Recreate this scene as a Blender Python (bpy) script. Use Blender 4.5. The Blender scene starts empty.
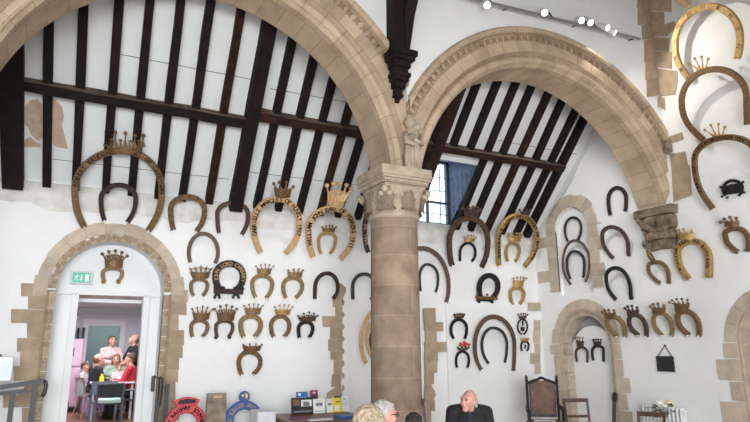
import bpy, bmesh, math, random
from mathutils import Vector as V, Matrix
random.seed(11)
PI = math.pi
S = bpy.context.scene
C = S.collection

# ---------------------------------------------------------------- camera
CAM = V((0, 0, 1.7)); FPX = 590.0
th, pt, rl = math.radians(61.7), math.radians(12.9), math.radians(0.4)
fh = V((math.cos(th), math.sin(th), 0)); rw = V((math.sin(th), -math.cos(th), 0))
cf = fh * math.cos(pt) + V((0, 0, math.sin(pt))); uw = rw.cross(cf)
cr = rw * math.cos(rl) - uw * math.sin(rl); cu = rw * math.sin(rl) + uw * math.cos(rl)
cd = bpy.data.cameras.new('camera'); cam = bpy.data.objects.new('camera', cd); C.objects.link(cam)
cd.sensor_width = 36; cd.lens = 36 * FPX / 750; cd.clip_end = 200
cam.matrix_world = Matrix(((cr.x, cu.x, -cf.x, CAM.x), (cr.y, cu.y, -cf.y, CAM.y), (cr.z, cu.z, -cf.z, CAM.z), (0, 0, 0, 1)))
S.camera = cam
# ---------------------------------------------------------------- light
S.view_settings.view_transform = 'Standard'; S.view_settings.look = 'None'
S.view_settings.gamma = 1; S.view_settings.use_curve_mapping = False; S.view_settings.exposure = 0.29
w = bpy.data.worlds.new('world'); S.world = w; w.use_nodes = True
w.node_tree.nodes['Background'].inputs[0].default_value = (0.93, 0.965, 1.0, 1)
w.node_tree.nodes['Background'].inputs[1].default_value = 2.6
def area(name, loc, target, sx, sy, power, col=(1, 1, 1)):
    l = bpy.data.lights.new(name, 'AREA'); l.shape = 'RECTANGLE'; l.size = sx; l.size_y = sy; l.energy = power; l.color = col
    o = bpy.data.objects.new(name, l); C.objects.link(o); o.location = loc
    o.rotation_euler = (V(target) - V(loc)).to_track_quat('-Z', 'Y').to_euler(); return o
def spot(name, loc, target, power, ang, col=(1, .95, .87), rad=.03, blend=.6):
    l = bpy.data.lights.new(name, 'SPOT'); l.energy = power; l.spot_size = math.radians(ang); l.spot_blend = blend
    l.shadow_soft_size = rad; l.color = col
    o = bpy.data.objects.new(name, l); C.objects.link(o); o.location = loc
    o.rotation_euler = (V(target) - V(loc)).to_track_quat('-Z', 'Y').to_euler(); return o
area('south_fill_light', (-.8, -6.4, 2.5), (2.6, 9, 4.0), 8.0, 4.2, 1640, (.93, .97, 1))  # added frontal fill lamp standing in for south windows; no window is built
area('nave_fill_light', (2.5, 2.0, 9.2), (4.5, 6, 1.5), 5.0, 3.0, 25, (.97, .98, 1))  # added weak overhead fill below the closed nave ceiling, no fitting there
for k, (lx, tx) in enumerate(((-.4, -.2), (1.5, 1.7), (3.2, 3.3), (5.4, 5.6), (7.3, 7.4))):
    spot('aisle_spot_light', (lx, 6.56, 5.95), (tx, 9.0, 1.7), 95, 46, (1, .985, .96), .05, .9)
spot('aisle_end_spot_light', (4.9, 6.58, 5.95), (8.56, 7.7, 3.3), 200, 62, (1, .98, .95), .05, .9)
area('kitchen_light', (0.9, 13.6, 2.58), (0.9, 13.6, 0), 1.6, 3.6, 95, (.97, .98, 1))
area('opening_fill_light', (1.4, 17.5, 2.6), (1.4, 17.6, 0), 1.6, .6, 9, (.97, .98, 1))  # added lamp to brighten the room behind the serving opening

YW, XE, YF, YR = 9.0, 8.56, 5.82, 6.48
def ray(x, y): return cf * FPX + cr * (x - 375) + cu * (211 - y)
def hit(x, y, p0, n):
    d = ray(x, y); return CAM + d * ((V(p0) - CAM).dot(V(n)) / d.dot(V(n)))
def atY(x, y, Y=YW): return hit(x, y, (0, Y, 0), (0, 1, 0))
def atX(x, y, X=XE): return hit(x, y, (X, 0, 0), (1, 0, 0))

# ---------------------------------------------------------------- materials
def mat(name, col, rough=.8, metal=0., var=None, vs=6., bump=0., bs=40., uv=False, emis=None, spec=.5):
    m = bpy.data.materials.new(name); m.use_nodes = True
    nt = m.node_tree; b = nt.nodes['Principled BSDF']; L = nt.links.new
    b.inputs['Base Color'].default_value = (*col, 1); b.inputs['Roughness'].default_value = rough
    b.inputs['Metallic'].default_value = metal; b.inputs['Specular IOR Level'].default_value = spec
    tc = nt.nodes.new('ShaderNodeTexCoord')
    if var:
        n = nt.nodes.new('ShaderNodeTexNoise'); n.inputs['Scale'].default_value = vs; n.inputs['Detail'].default_value = 5
        L(tc.outputs['Object'], n.inputs['Vector'])
        r = nt.nodes.new('ShaderNodeValToRGB'); r.color_ramp.elements[0].position = .35; r.color_ramp.elements[1].position = .68
        r.color_ramp.elements[0].color = (*col, 1); r.color_ramp.elements[1].color = (*var, 1)
        L(n.outputs['Fac'], r.inputs['Fac']); L(r.outputs['Color'], b.inputs['Base Color'])
        m['_ramp'] = r.name
    if bump:
        n2 = nt.nodes.new('ShaderNodeTexNoise'); n2.inputs['Scale'].default_value = bs; n2.inputs['Detail'].default_value = 6
        L(tc.outputs['Object'], n2.inputs['Vector'])
        bp = nt.nodes.new('ShaderNodeBump'); bp.inputs['Strength'].default_value = bump; bp.inputs['Distance'].default_value = .02
        L(n2.outputs['Fac'], bp.inputs['Height']); L(bp.outputs['Normal'], b.inputs['Normal'])
    if emis:
        b.inputs['Emission Color'].default_value = (*emis[0], 1); b.inputs['Emission Strength'].default_value = emis[1]
    return m
def tone_attr(m, lo=.88, hi=1.10):
    """multiply the base colour by the per-block 'tone' attribute of a stone mesh"""
    nt = m.node_tree; b = nt.nodes['Principled BSDF']; L = nt.links.new
    at = nt.nodes.new('ShaderNodeAttribute'); at.attribute_name = 'tone'
    mr = nt.nodes.new('ShaderNodeMapRange'); mr.inputs[3].default_value = lo; mr.inputs[4].default_value = hi
    L(at.outputs['Fac'], mr.inputs[0])
    mx = nt.nodes.new('ShaderNodeVectorMath'); mx.operation = 'SCALE'
    src = b.inputs['Base Color'].links[0].from_socket
    L(src, mx.inputs[0]); L(mr.outputs[0], mx.inputs['Scale']); L(mx.outputs[0], b.inputs['Base Color'])
    return m
def joint_uv(m, bw, bh, off=.5, mortar=.018, dark=(.55, .5, .45)):
    """ashlar joints from UVs laid in metres"""
    nt = m.node_tree; b = nt.nodes['Principled BSDF']; L = nt.links.new
    tc = nt.nodes.new('ShaderNodeTexCoord'); br = nt.nodes.new('ShaderNodeTexBrick')
    br.offset = off; br.inputs['Scale'].default_value = 1; br.inputs['Brick Width'].default_value = bw; br.inputs['Row Height'].default_value = bh
    br.inputs['Mortar Size'].default_value = mortar; br.inputs['Mortar Smooth'].default_value = .3; br.inputs['Bias'].default_value = 0
    br.inputs['Color1'].default_value = (.86, .85, .84, 1); br.inputs['Color2'].default_value = (1.1, 1.08, 1.04, 1); br.inputs['Mortar'].default_value = (*dark, 1)
    L(tc.outputs['UV'], br.inputs['Vector'])
    mx = nt.nodes.new('ShaderNodeVectorMath'); mx.operation = 'MULTIPLY'
    src = b.inputs['Base Color'].links[0].from_socket
    L(src, mx.inputs[0]); L(br.outputs['Color'], mx.inputs[1]); L(mx.outputs[0], b.inputs['Base Color'])
    return m
PLA = mat('white_lime_plaster', (.84, .845, .85), .9, 0, (.79, .79, .785), 1.1, .45, 9, spec=.2)
PLAE = mat('white_wall_plaster', (.82, .82, .81), .9, 0, (.74, .735, .715), .9, .4, 9, spec=.2)
CEIL = mat('white_roof_plaster', (.83, .85, .86), .9, 0, (.79, .805, .81), 2., .25, 5, spec=.2)
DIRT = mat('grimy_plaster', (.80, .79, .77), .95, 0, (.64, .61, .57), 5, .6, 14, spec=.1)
PNT = mat('white_paint', (.74, .75, .76), .5)
PNTG = mat('pale_grey_paint', (.60, .63, .67), .6)
STN = tone_attr(mat('buff_sandstone', (.45, .35, .25), .95, 0, (.35, .27, .19), 7, .7, 45, spec=.15))
STNW = tone_attr(mat('pale_sandstone', (.57, .48, .38), .95, 0, (.46, .385, .30), 7, .7, 45, spec=.15))
ARC = joint_uv(mat('arch_sandstone', (.57, .455, .34), .95, 0, (.44, .34, .245), 4, .6, 40, spec=.15), .27, .43, .5, .006, (.68, .62, .56))
COL = joint_uv(mat('column_sandstone', (.34, .262, .20), .95, 0, (.225, .170, .128), 5, .6, 30, spec=.15), .98, .345, .37, .007, (1.25, 1.2, 1.15))
CAP = mat('carved_limestone', (.50, .415, .32), .95, 0, (.37, .30, .225), 8, .8, 35, spec=.15)
CRB = mat('weathered_brown_stone', (.29, .225, .165), .95, 0, (.11, .085, .062), 5, .9, 25, spec=.15)
OAK = mat('dark_stained_oak', (.010, .007, .007), .8, 0, (.018, .012, .011), 6, .3, 30, spec=.2)
OAKR = mat('reddish_old_oak', (.014, .008, .007), .8, 0, (.045, .018, .012), 7, .4, 30, spec=.2)
GOLD = mat('aged_gilt', (.56, .37, .14), .45, .45, (.27, .155, .055), 40, .25, 60)
GOLDB = mat('bright_gilt', (.85, .60, .33), .38, .35, (.72, .47, .22), 25, .2, 60)
BRN = mat('brown_gilt', (.27, .16, .075), .5, .35, (.105, .058, .026), 48, .3, 60)
BRNG = mat('olive_gilt', (.35, .235, .105), .5, .35, (.18, .11, .045), 48, .3, 60)
DGLD = mat('tarnished_gilt', (.24, .14, .06), .5, .4, (.09, .052, .026), 40, .3, 60)
TAN = mat('tan_varnished_iron', (.68, .45, .24), .5, .1, (.55, .34, .16), 20, .2, 60)
RUST = mat('rusty_iron', (.105, .06, .04), .65, .3, (.06, .035, .026), 18, .3, 60)
MAR = mat('maroon_iron', (.050, .024, .024), .55, .3, (.03, .016, .018), 18, .3, 60)
BRNI = mat('brown_painted_iron', (.14, .088, .068), .6, .2, (.10, .06, .05), 18, .2, 60)
IRON = mat('black_iron', (.022, .020, .021), .5, .4, (.012, .011, .013), 20, .2, 60)
GREY = mat('grey_iron', (.055, .050, .052), .6, .4, (.035, .032, .034), 20, .2, 60)
GRN = mat('bronze_green_iron', (.07, .062, .045), .55, .4, (.02, .04, .03), 30, .2, 60)
LETD = mat('dark_lettering', (.018, .010, .007), .8, spec=.1)
LETG = mat('gold_lettering', (.40, .24, .11), .5, .3)
PEGM = mat('white_peg', (.85, .85, .85), .4)
WIREM = mat('wire', (.25, .25, .25), .5, .5)
REDP = mat('red_enamel', (.52, .045, .055), .4)
BLUP = mat('blue_enamel', (.035, .105, .30), .4)
SLATE = mat('black_slate', (.018, .019, .022), .7, 0, (.028, .028, .032), 20, .4, 30)
RAIL = mat('dark_grey_metal', (.038, .044, .05), .5, .3)
TABW = mat('brown_wood', (.16, .075, .035), .45, 0, (.10, .045, .022), 12, .15, 30)
CHRW = mat('mahogany', (.085, .032, .018), .4, 0, (.05, .02, .012), 12, .15, 30)
THRD = mat('dark_carved_oak', (.014, .010, .009), .5, 0, (.025, .015, .012), 14, .3, 50)
LEATH = mat('brown_leather', (.17, .062, .022), .5, 0, (.045, .018, .010), 5, .2, 60)

# ---------------------------------------------------------------- helpers
MW = {}
def tone_layer(bm): return bm.faces.layers.float.get('tone') or bm.faces.layers.float.new('tone')
def tag(o, label, cat, group=None):
    o['label'] = label; o['category'] = cat
    if group: o['group'] = group
    return o
def struct(o): o['kind'] = 'structure'; return o
def mk(name, bm, m, parent=None, smooth=False, keep=False, recalc=True):
    """link a bmesh (built in world space) as one mesh object; parents get local coordinates"""
    if recalc: bmesh.ops.recalc_face_normals(bm, faces=bm.faces)
    if smooth:
        for f in bm.faces: f.smooth = True
    if parent is not None: bm.transform(MW[parent.name].inverted())
    me = bpy.data.meshes.new(name); bm.to_mesh(me); bm.free()
    o = bpy.data.objects.new(name, me); C.objects.link(o)
    for x in (m if isinstance(m, (list, tuple)) else [m]): me.materials.append(x)
    if parent is not None:
        o.parent = parent; MW[o.name] = MW[parent.name]
        if parent.type == 'MESH': pass
    else:
        MW[o.name] = Matrix.Identity(4)
        if not keep: recentre(o)
    return o
def recentre(o):
    me = o.data
    if not me.vertices: return
    cs = [v.co for v in me.vertices]
    c = V(((min(v.x for v in cs) + max(v.x for v in cs)) / 2, (min(v.y for v in cs) + max(v.y for v in cs)) / 2, min(v.z for v in cs)))
    for v in me.vertices: v.co -= c
    o.location = c; MW[o.name] = Matrix.Translation(c)
def thing(name, label, cat, mtx, group=None):
    o = bpy.data.objects.new(name, None); C.objects.link(o); o.empty_display_size = .1
    if not isinstance(mtx, Matrix): mtx = Matrix.Translation(V(mtx))
    o.matrix_world = mtx; MW[o.name] = mtx.copy()
    return tag(o, label, cat, group)
def NB(): return bmesh.new()
def frame(org, ax, az=None):
    """matrix: local x along ax, z along az"""
    x = V(ax).normalized(); z = V(az if az else (0, 0, 1)); y = z.cross(x).normalized(); z = x.cross(y)
    return Matrix(((x.x, y.x, z.x, org[0]), (x.y, y.y, z.y, org[1]), (x.z, y.z, z.z, org[2]), (0, 0, 0, 1)))
def box(bm, c, s, M=None, tone=None, bev=0):
    r = bmesh.ops.create_cube(bm, size=1, matrix=Matrix.Translation(V(c)) @ Matrix.Diagonal((*s, 1)))
    vs = r['verts']
    if bev:
        es = list({e for v in vs for e in v.link_edges})
        b = bmesh.ops.bevel(bm, geom=es, offset=bev, segments=2, affect='EDGES', profile=.6)
        vs = list({v for f in b['faces'] for v in f.verts} | {v for v in vs if v.is_valid})
        st = list(vs); seen = set(vs)
        while st:
            v = st.pop()
            for e in v.link_edges:
                o = e.other_vert(v)
                if o not in seen: seen.add(o); st.append(o)
        vs = list(seen)
    if M is not None: bmesh.ops.transform(bm, matrix=M, verts=vs)
    return vs
def bar(bm, a, b, wx, wy, up=(0, 0, 1)):
    """rectangular bar from a to b"""
    a, b = V(a), V(b); d = b - a; z = d.normalized(); x = V(up).cross(z)
    if x.length < 1e-4: x = V((1, 0, 0)).cross(z)
    x.normalize(); y = z.cross(x)
    M = Matrix(((x.x, y.x, z.x, (a.x + b.x) / 2), (x.y, y.y, z.y, (a.y + b.y) / 2), (x.z, y.z, z.z, (a.z + b.z) / 2), (0, 0, 0, 1)))
    return box(bm, (0, 0, 0), (wx, wy, d.length), M)
def cyl(bm, a, b, r, r2=None, seg=12):
    a, b = V(a), V(b); d = b - a
    q = V((0, 0, 1)).rotation_difference(d.normalized()).to_matrix().to_4x4()
    bmesh.ops.create_cone(bm, cap_ends=True, segments=seg, radius1=r, radius2=r if r2 is None else r2, depth=d.length, matrix=Matrix.Translation((a + b) / 2) @ q)
def sph(bm, c, r, s=(1, 1, 1), sub=2):
    return bmesh.ops.create_icosphere(bm, subdivisions=sub, radius=1, matrix=Matrix.Translation(V(c)) @ Matrix.Diagonal((r * s[0], r * s[1], r * s[2], 1)))['verts']
def tube(bm, pts, r, seg=8):
    pts = [V(p) for p in pts]; rings = []; n = len(pts); ref = None
    for i, p in enumerate(pts):
        t = (pts[min(i + 1, n - 1)] - pts[max(i - 1, 0)]).normalized()
        if ref is None:
            ref = V((0, 0, 1)) if abs(t.z) < .9 else V((1, 0, 0))
        x = (ref - t * ref.dot(t)).normalized(); y = t.cross(x); ref = x
        rr = r[i] if isinstance(r, (list, tuple)) else r
        rings.append([bm.verts.new(p + x * rr * math.cos(2 * PI * k / seg) + y * rr * math.sin(2 * PI * k / seg)) for k in range(seg)])
    for a, b in zip(rings, rings[1:]):
        for k in range(seg): bm.faces.new((a[k], a[(k + 1) % seg], b[(k + 1) % seg], b[k]))
    bm.faces.new(rings[0][::-1]); bm.faces.new(rings[-1])
def lathe(bm, c, prof, seg=24, M=None):
    rings = []
    for r, z in prof:
        rings.append([bm.verts.new(V((c[0] + r * math.cos(2 * PI * k / seg), c[1] + r * math.sin(2 * PI * k / seg), c[2] + z))) for k in range(seg)])
    for a, b in zip(rings, rings[1:]):
        for k in range(seg): bm.faces.new((a[k], a[(k + 1) % seg], b[(k + 1) % seg], b[k]))
    bm.faces.new(rings[0][::-1]); bm.faces.new(rings[-1])
    if M is not None: bmesh.ops.transform(bm, matrix=M, verts=[v for r in rings for v in r])
def prism(bm, poly, ext, tone=None):
    """closed 3D polygon extruded by vector ext"""
    a = [bm.verts.new(V(p)) for p in poly]; b = [bm.verts.new(V(p) + V(ext)) for p in poly]; n = len(a)
    fs = [bm.faces.new(a), bm.faces.new(b[::-1])]
    for k in range(n): fs.append(bm.faces.new((a[k], b[k], b[(k + 1) % n], a[(k + 1) % n])))
    if tone is not None:
        ly = tone_layer(bm)
        for f in fs: f[ly] = tone
    return fs
def wall_sheet(bm, outer, holes, to3, ext):
    """flat wall with cut openings: outer and holes are 2D loops, extruded by ext"""
    loops = [outer] + holes; ring = []
    t = bmesh.new(); es = []
    for lp in loops:
        vs = [t.verts.new(V((p[0], p[1], 0))) for p in lp]
        es += [t.edges.new((vs[k], vs[(k + 1) % len(vs)])) for k in range(len(vs))]
    bmesh.ops.triangle_fill(t, use_beauty=True, edges=es)
    vm = {}; vb = {}
    for v in t.verts:
        p = to3(v.co.x, v.co.y); vm[v] = bm.verts.new(p); vb[v] = bm.verts.new(p + V(ext))
    for f in t.faces:
        bm.faces.new([vm[v] for v in f.verts]); bm.faces.new([vb[v] for v in reversed(f.verts)])
    for e in t.edges:
        if len(e.link_faces) == 1:
            a, b = e.verts; bm.faces.new((vm[a], vm[b], vb[b], vb[a]))
    t.free()
def arc(cx, cz, r, a0, a1, n):
    return [(cx + r * math.cos(a0 + (a1 - a0) * k / n), cz + r * math.sin(a0 + (a1 - a0) * k / n)) for k in range(n + 1)]
def opening(cx, zb, zs, r, n=20):
    return [(cx - r, zb)] + arc(cx, zs, r, PI, 0, n) + [(cx + r, zb)]

# ================================================================ SETTING
bm = NB(); box(bm, (2, 1.4, -.1), (14.5, 17.2, .2)); struct(mk('floor', bm, mat('stone_floor', (.70, .64, .57), .8, 0, (.60, .54, .48), 2, .2, 20)))
# back wall of the aisle, with the kitchen doorway
DX, DZ, DR = .68, 2.48, .69
bm = NB(); wall_sheet(bm, [(-5, 0), (9.4, 0), (9.4, 3.92), (-5, 3.92)], [opening(DX, .001, DZ, DR)], lambda a, b: V((a, YW, b)), (0, .7, 0))
struct(mk('wall_back', bm, PLA, keep=True))
# end wall with its niche, doorway and half-seen doorway
NY, NZ, NR = 7.99, 3.88, .41
EY, EZ, ER_ = 7.87, 1.72, .50
PY, PZ, PR = 4.48, 1.72, .52
bm = NB(); wall_sheet(bm, [(-7.1, 0), (9.0, 0), (9.0, 5.2), (6.2, 9.5), (-7.1, 9.5)],
    [opening(NY, 2.62, NZ, NR), opening(EY, .001, EZ, .615), opening(PY, .001, PZ, .615)], lambda a, b: V((XE, a, b)), (.6, 0, 0))
struct(mk('wall_right', bm, PLAE, keep=True))
# white backs of the openings
bm = NB(); wall_sheet(bm, opening(NY, 2.60, NZ, NR + .01), [], lambda a, b: V((XE + .10, a, b)), (.05, 0, 0)); struct(mk('trim_1', bm, PLAE))
bm = NB(); wall_sheet(bm, [(EY - .54, 0), (EY + .54, 0)] + arc(EY, 1.50, .54, 0, PI, 16), [], lambda a, b: V((XE + .20, a, b)), (.04, 0, 0))
struct(mk('trim_2', bm, PLAE))
bm = NB(); box(bm, (XE + .55, EY, 1.25), (.06, 1.3, 2.6)); struct(mk('trim_3', bm, PLAE))
bm = NB(); box(bm, (XE + .5, PY, 1.25), (.06, 1.2, 2.5)); struct(mk('trim_4', bm, STNW))
# thicker lower face of the back wall towards the corner
bm = NB(); box(bm, (7.42, YW - .02, 1.25), (2.28, .06, 2.5), bev=.012); struct(mk('trim_5', bm, PLA))
# grimy band where wall meets roof
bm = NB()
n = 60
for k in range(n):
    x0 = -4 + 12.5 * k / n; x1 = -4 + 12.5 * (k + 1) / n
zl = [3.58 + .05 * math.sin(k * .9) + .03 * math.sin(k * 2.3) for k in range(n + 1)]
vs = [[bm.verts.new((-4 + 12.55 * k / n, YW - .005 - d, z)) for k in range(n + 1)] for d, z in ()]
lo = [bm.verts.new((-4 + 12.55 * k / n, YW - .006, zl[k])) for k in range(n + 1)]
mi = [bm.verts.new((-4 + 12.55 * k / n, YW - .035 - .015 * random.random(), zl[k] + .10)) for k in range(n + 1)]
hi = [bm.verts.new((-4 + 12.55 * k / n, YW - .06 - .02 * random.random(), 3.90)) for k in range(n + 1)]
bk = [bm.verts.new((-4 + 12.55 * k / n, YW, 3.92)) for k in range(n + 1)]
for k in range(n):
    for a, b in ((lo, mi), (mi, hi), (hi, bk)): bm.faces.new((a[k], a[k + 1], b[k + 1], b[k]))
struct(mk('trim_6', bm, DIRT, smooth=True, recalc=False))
# arcade wall above the two arches
AL = (1.30, 3.62, 2.14); AR = (6.22, 3.30, 2.42); MX = 3.60; ZC = 3.78
def spring(a): return math.asin((ZC - a[1]) / a[2])
RW = .56
def outer_pts(a, n=40):
    R = a[2] + RW - .03
    return [(a[0] + R * math.cos(t), a[1] + R * math.sin(t)) for t in [PI - .02 - (PI - .02) * k / n for k in range(n + 1)]]
lp = [p for p in outer_pts(AL) if p[0] < MX and p[1] > ZC]; rp = [p for p in outer_pts(AR) if p[0] > MX and p[0] < XE and p[1] > ZC]
# left arch crosses the mitre plane
R = AL[2] + RW - .03; zm = AL[1] + math.sqrt(R * R - (MX - AL[0]) ** 2); R2 = AR[2] + RW - .03; zm2 = AR[1] + math.sqrt(R2 * R2 - (MX - AR[0]) ** 2)
zmm = min(zm, zm2)
poly = [(-5, 0), (-1.45, 0), (-1.45, ZC)] + lp + [(MX, zmm)] + rp + [(XE, rp[-1][1] - .2), (XE, 9.5), (-5, 9.5)]
bm = NB(); wall_sheet(bm, poly, [], lambda a, b: V((a, YF, b)), (0, YR - YF, 0)); struct(mk('wall_arcade', bm, PLA, keep=True))
# side and rear walls that the photo only implies
bm = NB(); box(bm, (-5.1, 1.4, 4.7), (.2, 17.2, 9.6)); struct(mk('wall_left', bm, PLA))
bm = NB(); box(bm, (2, -7.1, 4.7), (14.5, .2, 9.6)); struct(mk('wall_south', bm, mat('rubble_wall', (.42, .38, .33), .95, 0, (.34, .30, .26), 4)))
bm = NB(); box(bm, (2, -.3, 9.55), (14.5, 13.8, .1)); struct(mk('ceiling', bm, TABW))
bm = NB(); box(bm, (2, -1.2, 6.75), (14.5, .6, 5.5)); struct(mk('wall_south', bm, PLA))  # unseen opposite arcade wall, added to keep light off the upper arcade
# sloping plaster under the aisle roof
TA = 1.0; SN = CS = math.sin(PI / 4)
Z0 = 3.88
RN = V((0, -SN, -CS))                                   # outward normal of the roof underside, towards the room
RU = V((0, -CS, SN))                                    # up the slope
def roof(X, s, d=0): return V((X, YW, Z0)) + RU * s + RN * d
WX0, WX1, WS = 5.40, 6.50, 1.36                          # dormer
SL = 4.3
bm = NB(); wall_sheet(bm, [(-5, -.3), (XE + .2, -.3), (XE + .2, SL), (-5, SL)], [[(WX0, .02), (WX1, .02), (WX1, WS), (WX0, WS)]], lambda a, b: roof(a, b), -RN * .08)
struct(mk('ceiling', bm, CEIL, keep=True))
bm = NB()
for X0, X1, s in ((-.3, 2.15, .42), (.4, 2.2, 2.05), (2.4, 4.8, .62), (2.4, 3.6, 2.0), (6.6, 8.5, 1.9)):
    bar(bm, roof(X0, s, .003), roof(X1, s + .03, .003), .008, .008)
struct(mk('trim_7', bm, mat('dark_board_joint', (.22, .2, .18), .9)))  # thin dark strips marking the roof board joints
def blob(bm, pts, ext, tone=None):
    prism(bm, pts, ext, tone)
bm = NB()
for pl in ([(24, 108), (30, 101), (37, 99), (42, 104), (42.5, 138), (38, 141), (31, 135), (28, 127), (23, 124), (21, 115)],
           [(51, 99), (57, 101), (62, 107), (64, 116), (62, 126), (66, 141), (68, 149), (56, 147), (51, 142)],
           [(25, 140), (30, 137), (36, 142), (41, 144), (41, 147), (24, 147)]):
    blob(bm, [hit(x, y, roof(0, 0, .004), RN) for x, y in pl], -RN * .003)
struct(mk('trim_8', bm, mat('exposed_daub', (.52, .36, .25), .95, 0, (.62, .50, .40), 9, .5, 30)))
# stone dressings: flat blocks a finger's breadth proud of the plaster
def blocks(name, polys, mapf, ext, m=STN):
    bm = NB(); tone_layer(bm)
    for pl in polys: prism(bm, [mapf(x, y) for x, y in pl], ext, random.random())
    bmesh.ops.recalc_face_normals(bm, faces=bm.faces)
    return mk(name, bm, m)
def rect(x0, y0, x1, y1, j=1.0):
    r = lambda: random.uniform(-.5, .5) * j
    return [(x0 + r(), y0 + .08), (x1 + r(), y0 + .08), (x1 + r(), y1 - .08), (x0 + r(), y1 - .08)]
onB = lambda x, y: atY(x, y, YW - .012)
onBL = lambda x, y: atY(x, y, YW - .062)
onE = lambda x, y: atX(x, y, XE - .015)
P = [[(337, 284), (341, 283), (346, 288), (346, 292), (343, 298), (335, 298)], rect(333, 298, 343, 307), rect(335.5, 307, 342.5, 316), rect(322.6, 316, 342.5, 327), rect(330.5, 327, 342.5, 339),
     rect(329, 339, 342.5, 351), rect(331, 351, 342.5, 360), rect(334, 360, 341.5, 374), rect(332, 374, 341.5, 387), [(336, 387), (341.5, 387), (342.5, 398), (327, 398), (327, 393)]]
for k in range(8):
    y = 299 + 12.2 * k; P.append([(342.4, y), (344.4, y + 2), (344.6, y + 4.5), (342.4, y + 7)])
struct(blocks('trim_9', P, onB, (0, .03, 0)))
P = [rect(424, 308, 435.5, 322), rect(425, 322, 443, 331), rect(426, 331, 437, 342), rect(425.5, 342, 446, 352), rect(425, 352, 438, 361), rect(425.5, 361, 437.5, 373), rect(426, 373, 434, 384),
     [(426, 384), (431, 384), (436, 394), (434, 400), (425, 400)], rect(425.5, 400, 435, 411), rect(426, 411, 431.5, 424)]
struct(blocks('trim_10', P, onBL, (0, .04, 0)))
P = [rect(528, 302.5, 541, 311, .6), rect(534, 320, 540.5, 331, .5), rect(533, 331, 540.5, 343, .5), rect(530.5, 353, 540.5, 364, .5), rect(535, 343, 540.5, 353, .5), rect(535, 364, 540.5, 374, .5)]
struct(blocks('trim_11', P, onBL, (0, .04, 0), STNW))
# quoins where the arcade meets the end wall
P = [rect(638, -6, 652, 8, .5), rect(638.5, 8, 652.5, 25), rect(642.5, 25, 655, 40), rect(644.5, 40, 656.5, 63), rect(646, 63, 660, 80), rect(647.5, 80, 661.5, 97), rect(653, 97, 662.5, 108)]
def _cx(x, y):
    q = atY(x + (5 if x > 650 else 0), y, YF - .012); q.x = min(q.x, XE - .004); return q
def _cy(x, y):
    q = atX(x - (5 if x < 662.5 else 0), y, XE - .015); q.y = min(q.y, YF - .004); return q
struct(blocks('trim_12', P, _cx, (0, .03, 0)))
P = [rect(651.8, -6, 671, 12, .5), rect(652.5, 12, 664, 24), [(654, 24), (665, 24), (674, 21), (675.5, 28), (666, 36), (655, 38)], rect(655.5, 38, 668.5, 52), rect(657.5, 52, 671, 69), [(659.5, 69), (677, 71), (677.5, 80), (675, 94), (661, 98)],
     rect(662, 98, 664.5, 110), [(667.5, 137), (682, 132), (683.5, 139), (668, 144)], [(670, 154), (685, 151.5), (687.5, 165), (671.5, 168)], [(671.5, 168), (689.5, 165), (691.5, 195), (673.5, 202)]]
struct(blocks('trim_13', P, _cy, (.03, 0, 0)))
# ---------------------------------------------------------------- door surrounds
def voussoirs(bm, cx, cz, r0, r1, n, a0=0., a1=PI, to3=None, ext=None, m=6):
    for k in range(n):
        s0 = a0 + (a1 - a0) * k / n + .004; s1 = a0 + (a1 - a0) * (k + 1) / n - .004
        rr = r1 + random.uniform(-.02, .025)
        prism(bm, [to3(*p) for p in arc(cx, cz, r0, s0, s1, m) + arc(cx, cz, rr, s1, s0, m)], ext, random.random())
# kitchen doorway: outer ring, chain-carved inner order, toothed jambs
t = thing('door_surround', 'round-arched brown stone surround of the kitchen doorway with carved inner band', 'stone surround', (DX, YW, 0))
bm = NB(); tone_layer(bm); f3 = lambda a, b: V((a, YW - .028, b)); voussoirs(bm, DX, DZ, .79, .955, 11, -.05, PI + .12, f3, (0, .045, 0))
mk('arch_ring', bm, STNW, t)
bm = NB(); tone_layer(bm); voussoirs(bm, DX, DZ, .69, .79, 15, .0, PI, lambda a, b: V((a, YW - .012, b)), (0, .08, 0))
ly = tone_layer(bm)
for k in range(34):                                                       # guilloche carving
    a = .04 + (PI - .08) * k / 33; rr = .742 + (.018 if k % 2 else -.018)
    bmesh.ops.create_uvsphere(bm, u_segments=8, v_segments=5, radius=.03, matrix=Matrix.Translation((DX + rr * math.cos(a), YW - .014, DZ + rr * math.sin(a))) @ Matrix.Diagonal((1, .55, 1, 1)))
mk('carved_band', bm, STN, t)
bm = NB(); tone_layer(bm)
inn = lambda y: hit(DX - DR, 0, (0, 0, 0), (0, 1, 0))
def jamb(bm, rows, left):
    for y0, y1, xo in rows:
        a = atY(xo, y0 + .08, YW - .02); b = atY(xo, y1 - .08, YW - .02)
        xi = DX - DR - (0.10) if left else DX + DR + .10
        prism(bm, [V((a.x, YW - .02, a.z)), V((xi, YW - .02, a.z)), V((xi, YW - .02, b.z)), V((b.x, YW - .02, b.z))], (0, .04, 0), random.random())
jamb(bm, [(283, 296, 21), (296, 309, 28), (309, 323, 11), (323, 338, 27), (338, 352, 17), (352, 366, 20), (366, 381, 14), (381, 392, 24), (392, 408, 3), (408, 425, 22), (425, 445, 14)], True)
mk('jamb', bm, STN, t); bm = NB(); tone_layer(bm)
jamb(bm, [(290, 302, 188), (302, 315, 186.5), (315, 330, 178.7), (330, 345, 184), (345, 358, 182.7), (358, 370, 179), (370, 382, 178), (382, 400, 175.5), (400, 420, 179), (420, 440, 174)], False)
mk('jamb', bm, STN, t)
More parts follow.
